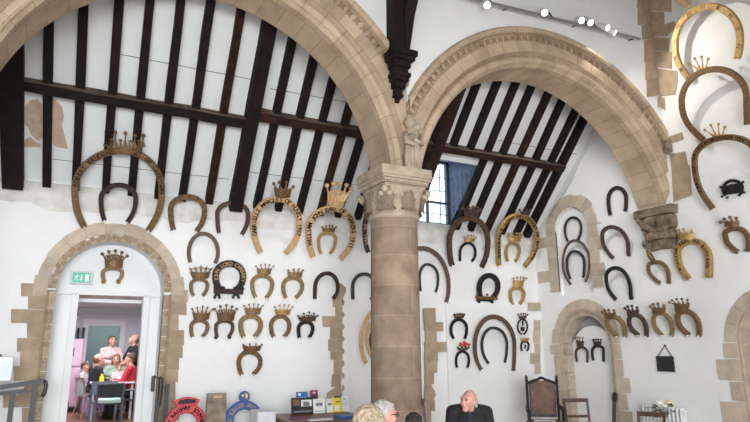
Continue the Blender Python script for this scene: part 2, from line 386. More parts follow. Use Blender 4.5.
for sx in (-1, 1):
    bm = NB(); tone_layer(bm)
    z = 0.3; x = DX + sx * .74
    while z < 2.44:
        h = .17 + .05 * random.random(); zt = min(z + h, 2.47)
        prism(bm, [V((x - .05, YW - .012, z)), V((x + .05, YW - .012, z)), V((x + .05, YW - .012, zt - .008)), V((x - .05, YW - .012, zt - .008))], (0, .08, 0), random.random()); z = zt
    cyl(bm, (DX + sx * .78, YW - .03, .3), (DX + sx * .78, YW - .03, 2.45), .014, seg=8)
    for k in range(9): sph(bm, (DX + sx * .735, YW - .012, .5 + .21 * k), .045, (.8, .4, 1), 1)
    mk('inner_jamb', bm, STN, t)
# niche surround on the end wall
t = thing('niche_surround', 'pale stone surround of the round-headed niche high on the end wall', 'stone surround', (XE, NY, 2.7))
fE = lambda a, b: V((XE - .02, a, b))
bm = NB(); tone_layer(bm); voussoirs(bm, NY, NZ, .41, .64, 11, -.02, PI + .02, fE, (.05, 0, 0)); mk('arch_ring', bm, STNW, t)
for sy in (1, -1):
  bm = NB(); tone_layer(bm); z = 2.70; k = 0
  while z < 3.86:
    zt = min(z + .20 + .05 * random.random(), 3.87)
    for ex in ((.23, .36, .24)[k % 3] if k % 2 and sy > 0 else (.22, .30)[k % 2],):
        a0, a1 = NY + sy * .41, NY + sy * (.41 + ex)
        if sy > 0 and k % 3 == 1: a1 = NY + .95
        prism(bm, [fE(a0, z), fE(a1, z), fE(a1, zt - .008), fE(a0, zt - .008)], (.05, 0, 0), random.random())
    z = zt; k += 1
  mk('jamb', bm, STNW, t)
# end-wall doorway: stepped, moulded
def doorway(t, cy, zs, r_open, r_mid, r_out, zb, teeth):
    bm = NB(); tone_layer(bm); voussoirs(bm, cy, zs, r_mid, r_out, 9, 0, PI, fE, (.05, 0, 0)); mk('arch_ring', bm, STNW, t)
    bm = NB(); tone_layer(bm); voussoirs(bm, cy, zs, r_open, r_mid, 9, 0, PI, lambda a, b: V((XE + .03, a, b)), (.30, 0, 0))
    pts = [V((XE + .012, cy - r_mid + .02, zb))] + [V((XE + .012, a, b)) for a, b in arc(cy, zs, r_mid - .02, PI, 0, 24)] + [V((XE + .012, cy + r_mid - .02, zb))]
    pts[0].y = cy - r_mid + .02
    path = [V((XE + .012, cy + r_mid - .02, zb))] + [V((XE + .012, a, b)) for a, b in arc(cy, zs, r_mid - .02, 0, PI, 24)] + [V((XE + .012, cy - r_mid + .02, zb))]
    tube(bm, path, .028, 8)
    mk('moulded_order', bm, STNW, t)
    for sy in (1, -1):
      bm = NB(); tone_layer(bm); z = zb; k = 0
      while z < zs - .02:
        zt = min(z + .26 + .06 * random.random(), zs)
        if 1:
            o = r_out + teeth[(k + (sy > 0)) % len(teeth)]
            prism(bm, [fE(cy + sy * r_mid, z), fE(cy + sy * o, z + .01), fE(cy + sy * o, zt - .018), fE(cy + sy * r_mid, zt - .008)], (.05, 0, 0), random.random())
            q = lambda a, b: V((XE + .03, a, b))
            prism(bm, [q(cy + sy * r_open, z), q(cy + sy * r_mid, z), q(cy + sy * r_mid, zt - .008), q(cy + sy * r_open, zt - .008)], (.30, 0, 0), random.random())
        z = zt; k += 1
      mk('jamb', bm, STNW, t)
t = thing('door_surround', 'moulded round-arched stone doorway in the corner behind the dark throne chair', 'stone surround', (XE, EY, 0)); doorway(t, EY, EZ, .50, .62, .78, 0.02, (.0, .09, .02, .11, .0))
t = thing('door_surround', 'stone doorway cut off by the right edge of the photo', 'stone surround', (XE, PY, 0)); doorway(t, PY, PZ, .52, .62, .80, 0.02, (.0, .16, .03, .18))
# ---------------------------------------------------------------- arcade arches
def arch(label, a, clip_left, clip_right):
    cx, cz, Ri = a; t = thing('stone_arch', label, 'arch', (cx, (YF + YR) / 2, ZC))
    def sweep(prof, n=96, closed=True):
        bm = NB(); uvl = bm.loops.layers.uv.new('UVMap')
        a0 = spring(a) - .02; a1 = PI - spring(a) + .02; rows = []
        L = [0.]
        for p, q in zip(prof, prof[1:] + prof[:1]): L.append(L[-1] + math.hypot(q[0] - p[0], q[1] - p[1]))
        for k in range(n + 1):
            tt = a0 + (a1 - a0) * k / n
            rows.append([bm.verts.new((cx + (Ri + p[0]) * math.cos(tt), p[1], cz + (Ri + p[0]) * math.sin(tt))) for p in prof])
        m = len(prof)
        for k in range(n):
            for j in range(m):
                j2 = (j + 1) % m
                f = bm.faces.new((rows[k][j], rows[k + 1][j], rows[k + 1][j2], rows[k][j2]))
                us = [(k, L[j]), (k + 1, L[j]), (k + 1, L[j + 1]), (k, L[j + 1])]
                for lo, (kk, vv) in zip(f.loops, us): lo[uvl].uv = ((a0 + (a1 - a0) * kk / n) * Ri, vv)
        for pl, nx in ((clip_left, -1), (clip_right, 1)):
            if pl is not None: bmesh.ops.bisect_plane(bm, geom=bm.verts[:] + bm.edges[:] + bm.faces[:], plane_co=(pl, 0, 0), plane_no=(nx, 0, 0), clear_outer=True)
        return bm
    y = YF
    roll = [(.085 - .055 * math.cos(q), y + .085 - .055 * math.sin(q)) for q in [0, .5, 1.05, 1.57, 2.1, 2.6, PI]]
    body = [(0, YR), (0, y + .13), (.03, y + .085)] + roll + [(.145, y + .10), (.165, y + .07), (.185, y + .02), (.35, y + .02), (.36, y + .05), (.46, y + .05), (.47, y + .01), (.50, y + .01), (.50, YR)]
    bm = sweep(body); mk('voussoir_ring', bm, ARC, t, recalc=True)
    hood = [(.465, y + .06), (.465, y - .035), (.485, y - .06), (.53, y - .06), (.56, y - .02), (.56, y + .03)]
    bm = sweep(hood); mk('hood_mould', bm, ARC, t)
    bm = NB(); uvl = bm.loops.layers.uv.new('UVMap')
    a0 = spring(a); a1 = PI - a0; nn = int((a1 - a0) * (Ri + .41) / .125)
    for k in range(nn):
        tt = a0 + (a1 - a0) * (k + .5) / nn; c = V((cx + (Ri + .41) * math.cos(tt), y + .045, cz + (Ri + .41) * math.sin(tt)))
        if (clip_left is not None and c.x < clip_left + .03) or (clip_right is not None and c.x > clip_right - .03): continue
        er = V((math.cos(tt), 0, math.sin(tt))); et = V((-math.sin(tt), 0, math.cos(tt))); s = .05
        base = [bm.verts.new(c + er * i * s + et * j * s) for i, j in ((-1, -1), (1, -1), (1, 1), (-1, 1))]
        mids = [bm.verts.new(c + er * i * s * .8 + et * j * s * .8 + V((0, -.02, 0))) for i, j in ((-1, 0), (0, -1), (1, 0), (0, 1))]
        top = bm.verts.new(c + V((0, -.055, 0)))
        order = [base[0], mids[1], base[1], mids[2], base[2], mids[3], base[3], mids[0]]
        star = [v if v in base else bm.verts.new(v.co + (c + V((0, -.01, 0)) - v.co) * .45) for v in order]
        for i in range(8): bm.faces.new((star[i], star[(i + 1) % 8], top))
        for v in mids: bm.verts.remove(v)
    mk('dogtooth_ornament', bm, ARC, t)
arch('large left stone arch framing the dark-raftered roof above the kitchen door', AL, None, MX)
arch('large right stone arch beside the end wall with dogtooth hood moulding', AR, MX, XE + .01)
# ---------------------------------------------------------------- column
CX, CY, CRR = 3.535, 6.08, .28
t = thing('stone_column', 'round sandstone column with carved leafy capital between the two arches', 'column', (CX, CY, 0))
bm = NB(); uvl = bm.loops.layers.uv.new('UVMap'); rings = []; seg = 48
zs = [k * 3.2 / 40 for k in range(41)]
for z in zs:
    r = .296 - .012 * z / 3.2
    rings.append([bm.verts.new((CX + r * math.cos(2 * PI * k / seg), CY + r * math.sin(2 * PI * k / seg), z)) for k in range(seg)])
for i in range(40):
    for k in range(seg):
        f = bm.faces.new((rings[i][k], rings[i][(k + 1) % seg], rings[i + 1][(k + 1) % seg], rings[i + 1][k]))
        for lo, (kk, ii) in zip(f.loops, ((k, i), (k + 1, i), (k + 1, i + 1), (k, i + 1))): lo[uvl].uv = (kk / seg * 2.04, zs[ii] + .03)
mk('shaft', bm, COL, t, smooth=True)
bm = NB(); lathe(bm, (CX, CY, 0), [(.285, 3.17), (.31, 3.185), (.32, 3.21), (.31, 3.235), (.285, 3.25)], 40); mk('neck_ring', bm, CAP, t, smooth=True)
bm = NB(); NS = 64; rows = []
for i in range(15):
    u = i / 14; z = 3.23 + .33 * u; row = []
    for k in range(NS):
        a = 2 * PI * k / NS; c, s = math.cos(a), math.sin(a)
        rsq = min(1 / max(abs(c), abs(s), 1e-6), 1.32); g = u ** 1.6
        r = .30 + g * (.30 * rsq - .30) * .95
        r += .022 * (1 - u) * u * 4 * math.cos(8 * a) + .016 * math.sin(16 * a + 6 * u) * math.sin(u * PI)
        row.append(bm.verts.new((CX + r * c, CY + r * s, z)))
    rows.append(row)
for A_, B_ in zip(rows, rows[1:]):
    for k in range(NS): bm.faces.new((A_[k], A_[(k + 1) % NS], B_[(k + 1) % NS], B_[k]))
bm.faces.new(rows[0][::-1]); bm.faces.new(rows[-1])
mk('capital_bell', bm, CAP, t, smooth=True)
for k in range(8):                                                       # leaves: four at the corners, four on the faces
    a = PI / 4 * k; crn = k % 2 == 1; c, s = math.cos(a), math.sin(a); bm = NB(); tip = .44 if crn else .37
    side = V((-s, c, 0)); rows = []
    for i in range(9):
        u = i / 8; r = .33 + (tip - .33) * u ** 1.5 + .01; z = 3.25 + (.27 if crn else .22) * math.sin(u * 1.75); wd = (.13 if crn else .11) * (1 - .72 * u ** 2) * (.8 + .2 * math.cos(u * 18))
        ctr = V((CX + r * c, CY + r * s, z)); row = []
        for j in range(-3, 4):
            row.append(bm.verts.new(ctr + side * wd * j / 3 + V((c, s, 0)) * (.030 * (1 - abs(j) / 3.) + .008 * (j % 2))))
        rows.append(row)
    for A_, B_ in zip(rows, rows[1:]):
        for j in range(6): bm.faces.new((A_[j], A_[j + 1], B_[j + 1], B_[j]))
    bmesh.ops.solidify(bm, geom=bm.faces[:], thickness=.02)
    if crn:
        sph(bm, (CX + .42 * c, CY + .42 * s, 3.49), .045, (1, 1, 1.1), 2)
        for q in (-1, 1): sph(bm, V((CX + .39 * c, CY + .39 * s, 3.44)) + side * .05 * q, .035, sub=2)
    mk('carved_leaf', bm, CAP, t, smooth=True)
bm = NB()
for hw, z0, z1 in ((.285, 3.535, 3.575), (.300, 3.575, 3.60), (.315, 3.60, 3.63), (.335, 3.63, 3.665), (.345, 3.665, 3.78)):
    box(bm, (CX, CY, (z0 + z1) / 2), (hw * 2, hw * 2, z1 - z0), bev=.008)
for k in range(16):
    for sx, sy in ((1, 0), (-1, 0), (0, 1), (0, -1)):
        q = -.28 + .56 * k / 15; box(bm, (CX + sx * .307 + (q if sx == 0 else 0), CY + sy * .307 + (q if sy == 0 else 0), 3.588), (.022, .022, .022))
mk('abacus', bm, CAP, t)
# worn figure carved above the capital
bm = NB(); fx, fy = 3.63, YF - .03
lathe(bm, (fx, fy, 3.78), [(.10, 0), (.095, .05), (.10, .15), (.088, .26), (.095, .36), (.10, .44), (.07, .50), (.045, .53)], 16)
bmesh.ops.scale(bm, vec=(1, .8, 1), space=Matrix.Translation((-fx, -fy, 0)), verts=bm.verts)
sph(bm, (fx - .03, fy - .03, 4.36), .07, (1, 1, 1.15), 3)
for k in range(7): tube(bm, [(fx - .08 + .026 * k, fy - .085 + .012 * abs(k - 3), 3.80), (fx - .07 + .024 * k, fy - .095 + .012 * abs(k - 3), 3.98), (fx - .08 + .02 * k, fy - .085 + .012 * abs(k - 3), 4.2)], .013, 6)
tube(bm, [(fx + .09, fy - .02, 4.22), (fx + .08, fy - .09, 4.08), (fx - .03, fy - .11, 4.12)], [.035, .03, .025], 8)
tube(bm, [(fx - .10, fy - .02, 4.22), (fx - .11, fy - .07, 4.08), (fx - .02, fy - .12, 4.05)], [.035, .03, .025], 8)
sph(bm, (fx - .07, fy - .06, 4.4), .035, sub=2); sph(bm, (fx + .05, fy - .05, 4.30), .05, sub=2)
for v in bm.verts: v.co += V((math.sin(v.co.z * 61 + v.co.x * 40), math.sin(v.co.x * 70 + v.co.z * 33), 0)) * .006
tag(mk('carved_figure', bm, CAP, smooth=True), 'worn little stone figure carved above the column capital', 'carving')
# carved corbel on the end wall
bm = NB()
for x0, z0, z1, y0, y1 in ((.22, 3.72, 3.86, 5.74, 6.42), (.18, 3.50, 3.72, 5.78, 6.36), (.15, 3.34, 3.50, 5.80, 6.32), (.11, 3.18, 3.34, 5.82, 6.28)):
    box(bm, (XE - x0 / 2, (y0 + y1) / 2, (z0 + z1) / 2), (x0, y1 - y0, z1 - z0), bev=.03)
sph(bm, (XE - .18, 6.16, 3.62), .11, (.8, 1.2, .8), 3); sph(bm, (XE - .20, 5.93, 3.55), .10, (.8, 1, 1.3), 3); sph(bm, (XE - .17, 6.15, 3.4), .09, (.8, 1.4, .8), 3); sph(bm, (XE - .14, 6.28, 3.28), .08, (.8, .9, 1), 3)
tube(bm, [(XE - .20, 6.36, 3.70), (XE - .23, 6.24, 3.58), (XE - .20, 6.06, 3.46), (XE - .18, 5.92, 3.58)], [.04, .055, .05, .025], 10)
bmesh.ops.subdivide_edges(bm, edges=[e for e in bm.edges if e.calc_length() > .12], cuts=2)
for v in bm.verts: v.co += V((math.sin(v.co.z * 41 + v.co.y * 23), math.sin(v.co.y * 37 + v.co.z * 29), math.sin(v.co.y * 31))) * .012
tag(mk('stone_corbel', bm, CRB), 'weathered carved brown corbel on the end wall carrying the right arch', 'corbel')
bm = NB(); sph(bm, atX(668, 147, XE - .05), .075, (.8, .9, 1.1), 3); sph(bm, atX(667.5, 141, XE - .06), .05, sub=2)
tube(bm, [atX(664, 150, XE - .08), atX(668, 153.5, XE - .1), atX(672, 150, XE - .06)], .022, 8)
tag(mk('stone_mask', bm, CRB, smooth=True), 'small carved stone mask where the right hood moulding ends', 'carving')

# ================================================================ TIMBER
def beam_slope(name, X, s0, s1, w, d, m, label, cat, group=None, extra=0):
    bm = NB(); j = random.uniform(-.012, .012)
    a0, a1 = roof(X - .06 * s0 + j, s0, extra), roof(X - .06 * s1 - j, s1, extra)
    M = Matrix(((1, RU.x, RN.x, 0), (0, RU.y, RN.y, 0), (0, RU.z, RN.z, 0), (0, 0, 0, 1)))
    n = 5; rows = []
    for k in range(n + 1):
        c = a0.lerp(a1, k / n) + V((random.uniform(-.006, .006), 0, 0)); ww = w * random.uniform(.92, 1.08)
        rows.append([bm.verts.new(c + V((sx * ww / 2, 0, 0)) + RN * (sd * d - .004)) for sx, sd in ((-1, 0), (1, 0), (1, 1), (-1, 1))])
    for A_, B_ in zip(rows, rows[1:]):
        for k in range(4): bm.faces.new((A_[k], A_[(k + 1) % 4], B_[(k + 1) % 4], B_[k]))
    bm.faces.new(rows[0]); bm.faces.new(rows[-1][::-1])
    return tag(mk(name, bm, m), label, cat, group)
ORD = ['first', 'second', 'third', 'fourth', 'fifth', 'sixth', 'seventh', 'eighth', 'ninth', 'tenth', 'eleventh', 'twelfth', 'thirteenth']
LX = [-.26, .10, .48, .82, 1.175, 1.53, 1.92, 2.67, 3.03, 3.39, 3.76, 4.10, 4.46]
for k, X in enumerate(LX):
    beam_slope('rafter', X, .03, SL, .105, .11, OAKR if k in (6, 10) else OAK, 'dark oak common rafter, %s from the left under the left arch' % ORD[k], 'rafter', 'rafters of the aisle roof')
RX = [5.81, 6.18, 6.54, 6.88, 7.28, 7.65, 8.03]
for k, X in enumerate(RX):
    beam_slope('rafter', X, WS + .3 if X < 6.5 else .03, SL, .105, .11, OAKR if k in (4,) else OAK, 'dark oak common rafter, %s from the left above the right-hand purlin' % ORD[k], 'rafter', 'rafters of the aisle roof')
beam_slope('rafter', 8.30, .03, SL, .12, .13, OAK, 'dark oak end rafter lying against the end wall', 'rafter', 'rafters of the aisle roof')
for X, w, lab, m in ((-.64, .24, 'thick dark principal rafter at the far left of the roof', OAK), (2.31, .19, 'thick dark principal rafter crossing the middle of the left arch', OAK), (5.46, .20, 'thick reddish principal rafter just right of the column', OAKR)):
    beam_slope('principal_rafter', X, 0.0, SL, w, .20, m, lab, 'principal rafter')
DUST = mat('dusty_oak', (.16, .12, .09), .9, 0, (.07, .045, .035), 5, .3, 30, spec=.1)
def purlin(x0, x1, s0, s1, d, lab, m):
    bm = NB()
    a, b = roof(x0, s0, .10), roof(x1, s1, .10)
    bar(bm, a, b, d, .17, up=RN)
    bmesh.ops.subdivide_edges(bm, edges=[e for e in bm.edges if e.calc_length() > 1], cuts=6)
    for v in bm.verts: v.co += RU * random.uniform(-.012, .012)
    bmesh.ops.recalc_face_normals(bm, faces=bm.faces)
    for f in bm.faces:
        if f.normal.dot(RU) > .8: f.material_index = 1
    return tag(mk('purlin', bm, [m, DUST]), lab, 'purlin', 'purlins of the aisle roof')
purlin(-.60, 2.14, 1.47, 1.47, .125, 'long dark oak purlin crossing the left arch from its left end', OAK)
purlin(2.30, 5.30, 1.62, 1.62, .125, 'dark oak purlin between the thick middle rafter and the column', OAKR)
purlin(5.46, 8.22, 1.62, 1.65, .12, 'dark reddish oak purlin crossing the right arch', OAKR)
# timber wall post on its moulded corbel
t = thing('wall_post', 'dark oak wall post on moulded corbel hanging between the arches', 'wall post', (3.46, YF, 4.6))
bm = NB(); box(bm, (3.40, YF - .09, 7.3), (.17, .18, 4.2)); mk('post', bm, OAK, t)
bm = NB(); pts = []
prism(bm, [V((3.47, YF - .20, 5.22)), V((3.53, YF - .20, 5.24)), V((3.575, YF - .26, 5.7)), V((3.68, YF - .42, 6.4)), V((3.80, YF - .6, 7.3)), V((3.6, YF - .6, 7.3)), V((3.48, YF - .40, 6.4)), V((3.46, YF - .22, 5.7))], (-.02, .19, 0)); mk('curved_brace', bm, OAK, t)
bm = NB()
for hw, dp, z0, z1 in ((.17, .26, 5.15, 5.22), (.15, .23, 5.10, 5.15), (.115, .18, 5.02, 5.10), (.095, .15, 4.95, 5.02), (.115, .18, 4.90, 4.95), (.10, .16, 4.85, 4.90), (.075, .12, 4.77, 4.85), (.05, .08, 4.69, 4.77), (.06, .09, 4.66, 4.69), (.025, .05, 4.60, 4.66)):
    box(bm, (3.44, YF - dp / 2, (z0 + z1) / 2), (hw * 2, dp, z1 - z0 + .004), bev=.01)
mk('corbel', bm, OAK, t)

# ================================================================ DORMER WINDOW
zt = Z0 + WS * SN; yt = YW - WS * CS
bm = NB()
BLU = mat('blue_grey_boards', (.15, .19, .27), .7, 0, (.10, .13, .19), 12, .2, 40)
for X, e in ((WX1, .04), (WX0, -.04)):
    prism(bm, [V((X, YW + .12, Z0 - .02)), V((X, YW + .12, zt + .38)), V((X, yt, zt)), V((X, YW - .02, Z0 - .02))], (e, 0, 0))
for k in range(5):
    y = YW - .1 - .14 * k; s = (YW - y) / CS * SN
    bar(bm, (WX1 - .003, y, Z0 + s + .03), (WX1 - .003, y, zt), .008, .012)
prism(bm, [V((WX0 - .04, yt, zt)), V((WX1 + .04, yt, zt)), V((WX1 + .04, YW + .12, zt + .38)), V((WX0 - .04, YW + .12, zt + .38))], (0, 0, .06))
struct(mk('trim_14', bm, BLU))
win = NB(); wz0, wz1 = Z0 + .06, zt + .33
for z in (wz0, wz1): box(win, ((WX0 + WX1) / 2, YW + .08, z), (WX1 - WX0, .08, .045))
for X in (WX0 + .03, WX1 - .03): box(win, (X, YW + .08, (wz0 + wz1) / 2), (.045, .08, wz1 - wz0))
box(win, ((WX0 + WX1) / 2 + .06, YW + .08, (wz0 + wz1) / 2), (.035, .06, wz1 - wz0)); box(win, ((WX0 + WX1) / 2, YW + .08, wz0 + .42), (WX1 - WX0, .06, .035))
box(win, (WX1 - .19, YW + .08, (wz0 + wz1) / 2), (.012, .02, wz1 - wz0))
for z in (wz0 + .2, wz0 + .66, wz0 + .93): box(win, ((WX0 + WX1) / 2, YW + .08, z), (WX1 - WX0, .02, .012))
wo = struct(mk('window_1', win, mat('dark_window_frame', (.03, .04, .07), .5)))
bm = NB(); box(bm, ((WX0 + WX1) / 2, YW + .09, (wz0 + wz1) / 2), (WX1 - WX0 - .1, .006, wz1 - wz0 - .06))
gl = bpy.data.materials.new('window_glass'); gl.use_nodes = True; nt = gl.node_tree; nt.nodes.clear()
o_ = nt.nodes.new('ShaderNodeOutputMaterial'); mxs = nt.nodes.new('ShaderNodeMixShader'); tr = nt.nodes.new('ShaderNodeBsdfTransparent'); gs = nt.nodes.new('ShaderNodeBsdfGlossy')
tr.inputs[0].default_value = (.86, .92, 1, 1); gs.inputs['Roughness'].default_value = .05; mxs.inputs[0].default_value = .06
nt.links.new(tr.outputs[0], mxs.inputs[1]); nt.links.new(gs.outputs[0], mxs.inputs[2]); nt.links.new(mxs.outputs[0], o_.inputs[0])
mk('glass_pane', bm, gl, wo)

# ================================================================ KITCHEN BEYOND THE DOORWAY
KF = .25
LAV = mat('pale_lilac_wall', (.66, .67, .74), .8); KCE = mat('kitchen_ceiling', (.70, .72, .76), .8)
KFL = mat('reddish_wood_floor', (.30, .13, .085), .35, 0, (.20, .08, .05), 3, .1, 20)
bm = NB(); box(bm, (.9, 14.0, KF - .05), (5.4, 8.6, .1)); struct(mk('floor', bm, KFL))
bm = NB(); box(bm, (.9, 14.0, 2.72), (5.4, 8.6, .06)); struct(mk('ceiling', bm, KCE))
bm = NB(); box(bm, (-1.8, 14.0, 1.5), (.1, 8.6, 2.5)); struct(mk('wall_left', bm, LAV))
bm = NB(); box(bm, (3.6, 14.0, 1.5), (.1, 8.6, 2.5)); struct(mk('wall_right', bm, LAV))
KY = 16.8
a = atY(88.5, 326, KY); b = atY(117, 365, KY)
bm = NB(); wall_sheet(bm, [(-1.8, KF), (3.6, KF), (3.6, 2.7), (-1.8, 2.7)], [[(a.x, 1.15), (b.x, 1.15), (b.x, a.z), (a.x, a.z)]], lambda x, z: V((x, KY, z)), (0, .15, 0)); struct(mk('wall_back', bm, LAV))
bm = NB()
for x0, x1, z0, z1 in ((a.x - .13, a.x, 1.1, a.z), (b.x, b.x + .13, 1.1, a.z), (a.x - .13, b.x + .13, a.z, a.z + .13), (a.x - .16, b.x + .16, a.z + .13, a.z + .17)):
    box(bm, ((x0 + x1) / 2, KY - .03, (z0 + z1) / 2), (x1 - x0, .06, z1 - z0))
struct(mk('trim_15', bm, PNT))
TEAL = mat('grey_green_wall', (.27, .36, .35), .8)
bm = NB(); box(bm, (.9, 18.2, 1.4), (5, .06, 2.9)); struct(mk('wall_north', bm, TEAL))
for k, (y, z, h) in enumerate(((9.74, 2.385, .05), (KY - .04, 2.635, .11))):
    bm = NB(); box(bm, (.9, y, z), (5.2 if k else 1.36, .07, h)); struct(mk('trim_%d' % (16 + k), bm, PNT))
for x, z in ((1.35, 2.62), (1.75, 2.62)):
    t = thing('ceiling_lamp', 'round lit ceiling lamp beyond the doorway, %s of the pair' % ('left' if x < 1.5 else 'right'), 'lamp', (x, 12.9, 2.69), 'kitchen ceiling lamps')
    bm = NB(); lathe(bm, (x, 12.9, 2.62), [(.10, 0), (.12, .03), (.12, .07)], 20); mk('lamp_body', bm, PNT, t)
    bm = NB(); lathe(bm, (x, 12.9, 2.605), [(.085, 0), (.095, .014)], 20); mk('lamp_lens', bm, mat('lit_lens', (1, 1, 1), .4, emis=((1, .98, .95), 3)), t)
# white door frame with solid tympanum above
FY = YW + .32
x0, x1, zh = .285, 1.135, 2.43
bm = NB(); wall_sheet(bm, [(-.02, 0), (x0, 0), (x0, zh), (x1, zh), (x1, 0), (1.38, 0)] + arc(DX, DZ, .70, 0, PI, 24), [], lambda p, q: V((p, FY, q)), (0, .10, 0)); struct(mk('door_1', bm, PNT))
bm = NB()
for xa, xb, za, zb in ((x0 - .09, x0, KF, zh + .02), (x1, x1 + .09, KF, zh + .02), (-.01, 1.37, zh + .0, zh + .06)):
    box(bm, ((xa + xb) / 2, FY - .025, (za + zb) / 2), (xb - xa, .05, zb - za), bev=.006)
struct(mk('trim_18', bm, PNT))
bm = NB()
for z in (.95, 1.65, 2.2): box(bm, (x0 + .006, FY + .03, z), (.018, .03, .11))
struct(mk('trim_19', bm, RAIL))
bm = NB(); box(bm, (DX, YW + .35, KF - .06), (1.38, .72, .12)); struct(mk('trim_20', bm, STN))

# ---- exit sign
c = (atY(70, 272, FY) + atY(92.5, 284, FY)) / 2; cw = (atY(92.5, 278, FY) - atY(70, 278, FY)).x; ch = (atY(80, 271.5, FY) - atY(80, 284.5, FY)).z
t = thing('exit_sign', 'green emergency exit sign with running man above the kitchen door', 'sign', (c.x, FY, c.z))
bm = NB(); box(bm, (c.x, FY - .025, c.z), (cw, .05, ch), bev=.006); mk('sign_case', bm, PNTG, t)
bm = NB(); gw, gh = cw * .80, ch * .74; box(bm, (c.x, FY - .054, c.z), (gw, .008, gh)); mk('green_panel', bm, mat('exit_green', (.0, .33, .20), .4, emis=((0, .5, .3), .25)), t)
bm = NB(); yq = FY - .060
def q2(pts): prism(bm, [V((c.x + p[0] * gw, yq, c.z + p[1] * gh)) for p in pts], (0, .003, 0))
bm2 = bm
bmesh.ops.create_uvsphere(bm, u_segments=10, v_segments=6, radius=.085 * gh, matrix=Matrix.Translation((c.x - .235 * gw, yq, c.z + .30 * gh)))
q2([(-.33, .12), (-.27, .22), (-.20, .2), (-.25, -.08), (-.31, -.08)]); q2([(-.31, -.05), (-.25, -.07), (-.17, -.2), (-.22, -.36), (-.25, -.34), (-.22, -.2)])
q2([(-.31, -.02), (-.28, -.1), (-.36, -.3), (-.44, -.3), (-.44, -.25), (-.38, -.24)]); q2([(-.20, .2), (-.13, .05), (-.10, .08), (-.17, .22)]); q2([(-.30, .2), (-.40, .17), (-.44, .02), (-.41, .02), (-.38, .12), (-.30, .13)])
mk('running_man', bm, PEGM, t)
bm = NB(); q2([(-.03, .35), (.03, .35), (.03, -.1), (.08, -.1), (0, -.36), (-.08, -.1), (-.03, -.1)]); mk('arrow', bm, PEGM, t)
bm = NB(); q2([(.2, .38), (.42, .38), (.42, -.38), (.2, -.38)]); mk('door_symbol', bm, PEGM, t)

# ================================================================ HORSESHOES
GLY = {}
def glyph(ch):
    if ch not in GLY:
        cu_ = bpy.data.curves.new('glyph', 'FONT'); cu_.body = ch; cu_.size = 1; cu_.extrude = .02; cu_.resolution_u = 2; cu_.offset = .022
        ob = bpy.data.objects.new('glyph', cu_); C.objects.link(ob)
        me = bpy.data.meshes.new_from_object(ob.evaluated_get(bpy.context.evaluated_depsgraph_get()))
        bpy.data.objects.remove(ob); bpy.data.curves.remove(cu_)
        xs = [v.co.x for v in me.vertices] or [0, .3]
        GLY[ch] = ([v.co.copy() for v in me.vertices], [list(p.vertices) for p in me.polygons], min(xs), max(xs)); bpy.data.meshes.remove(me)
    return GLY[ch]
def put_glyph(bm, ch, M, size):
    vs, fs, x0, x1 = glyph(ch)
    nv = [bm.verts.new(M @ V(((v.x - (x0 + x1) / 2) * size, (v.y - .35) * size, v.z * .15))) for v in vs]
    for f in fs:
        try: bm.faces.new([nv[i] for i in f])
        except ValueError: pass
WALLS = {'B': ((0, YW, 0), 'B'), 'L': ((0, YW - .052, 0), 'B'), 'T': ((0, FY, 0), 'B'), 'E': ((XE, 0, 0), 'E'), 'N': ((XE + .10, 0, 0), 'E'), 'P': ((XE + .20, 0, 0), 'E'), 'K': ((0, 8.35, 0), 'B')}
def shoe_frame(pl, EL, ER, T, tilt, off):
    p, ty = WALLS[pl]; n0 = V((0, -1, 0)) if ty == 'B' else V((-1, 0, 0)); a = V((1, 0, 0)) if ty == 'B' else V((0, -1, 0)); z = V((0, 0, 1))
    P0 = hit((EL[0] + ER[0]) / 2, (EL[1] + ER[1]) / 2, V(p) + n0 * off, n0)
    def fr(t):
        t = math.radians(t); b = z * math.cos(t) + n0 * math.sin(t); n = n0 * math.cos(t) - z * math.sin(t)
        return b, n
    if tilt is None:
        best = None
        for k in range(0, 36):
            b, n = fr(k); h = hit(T[0], T[1], P0, n) - P0
            e0 = hit(*EL, P0, n) - P0; e1 = hit(*ER, P0, n) - P0
            s = abs(h.dot(a) - (e0.dot(a) + e1.dot(a)) / 2)
            if best is None or s < best[0]: best = (s, k)
        tilt = best[1]
    b, n = fr(tilt)
    M = Matrix(((a.x, b.x, n.x, P0.x), (a.y, b.y, n.y, P0.y), (a.z, b.z, n.z, P0.z), (0, 0, 0, 1)))
    def loc(x, y):
        h = hit(x, y, P0, n) - P0; return V((h.dot(a), h.dot(b)))
    return M, loc
def path2d(EL, L, T, R, ER, w):
    Lc = V((L.x + w / 2, L.y)); Rc = V((R.x - w / 2, R.y)); Tc = V((T.x, T.y - w / 2)); pts = []
    def bez(p0, p1, p2, p3, n): return [p0 * (1 - t) ** 3 + p1 * 3 * t * (1 - t) ** 2 + p2 * 3 * t * t * (1 - t) + p3 * t ** 3 for t in [k / n for k in range(n + 1)]]
    def leg(E, Q):
        h = Q.y - E.y; return bez(E, E + V(((Q.x - E.x) * .66, h * .30)), Q - V((0, h * .46)), Q, 10)
    def quarter(Q, a0, a1):
        return [V((Tc.x + (abs(Q.x - Tc.x)) * math.cos(a), Q.y + (Tc.y - Q.y) * math.sin(a))) for a in [a0 + (a1 - a0) * k / 14 for k in range(1, 15)]]
    pts = leg(EL, Lc) + quarter(Lc, PI, PI / 2) + quarter(Rc, PI / 2, 0)[0:0]
    pts += [V((Tc.x + abs(Rc.x - Tc.x) * math.cos(a), Rc.y + (Tc.y - Rc.y) * math.sin(a))) for a in [PI / 2 - PI / 2 * k / 14 for k in range(1, 15)]]
    return pts + leg(ER, Rc)[::-1][1:]
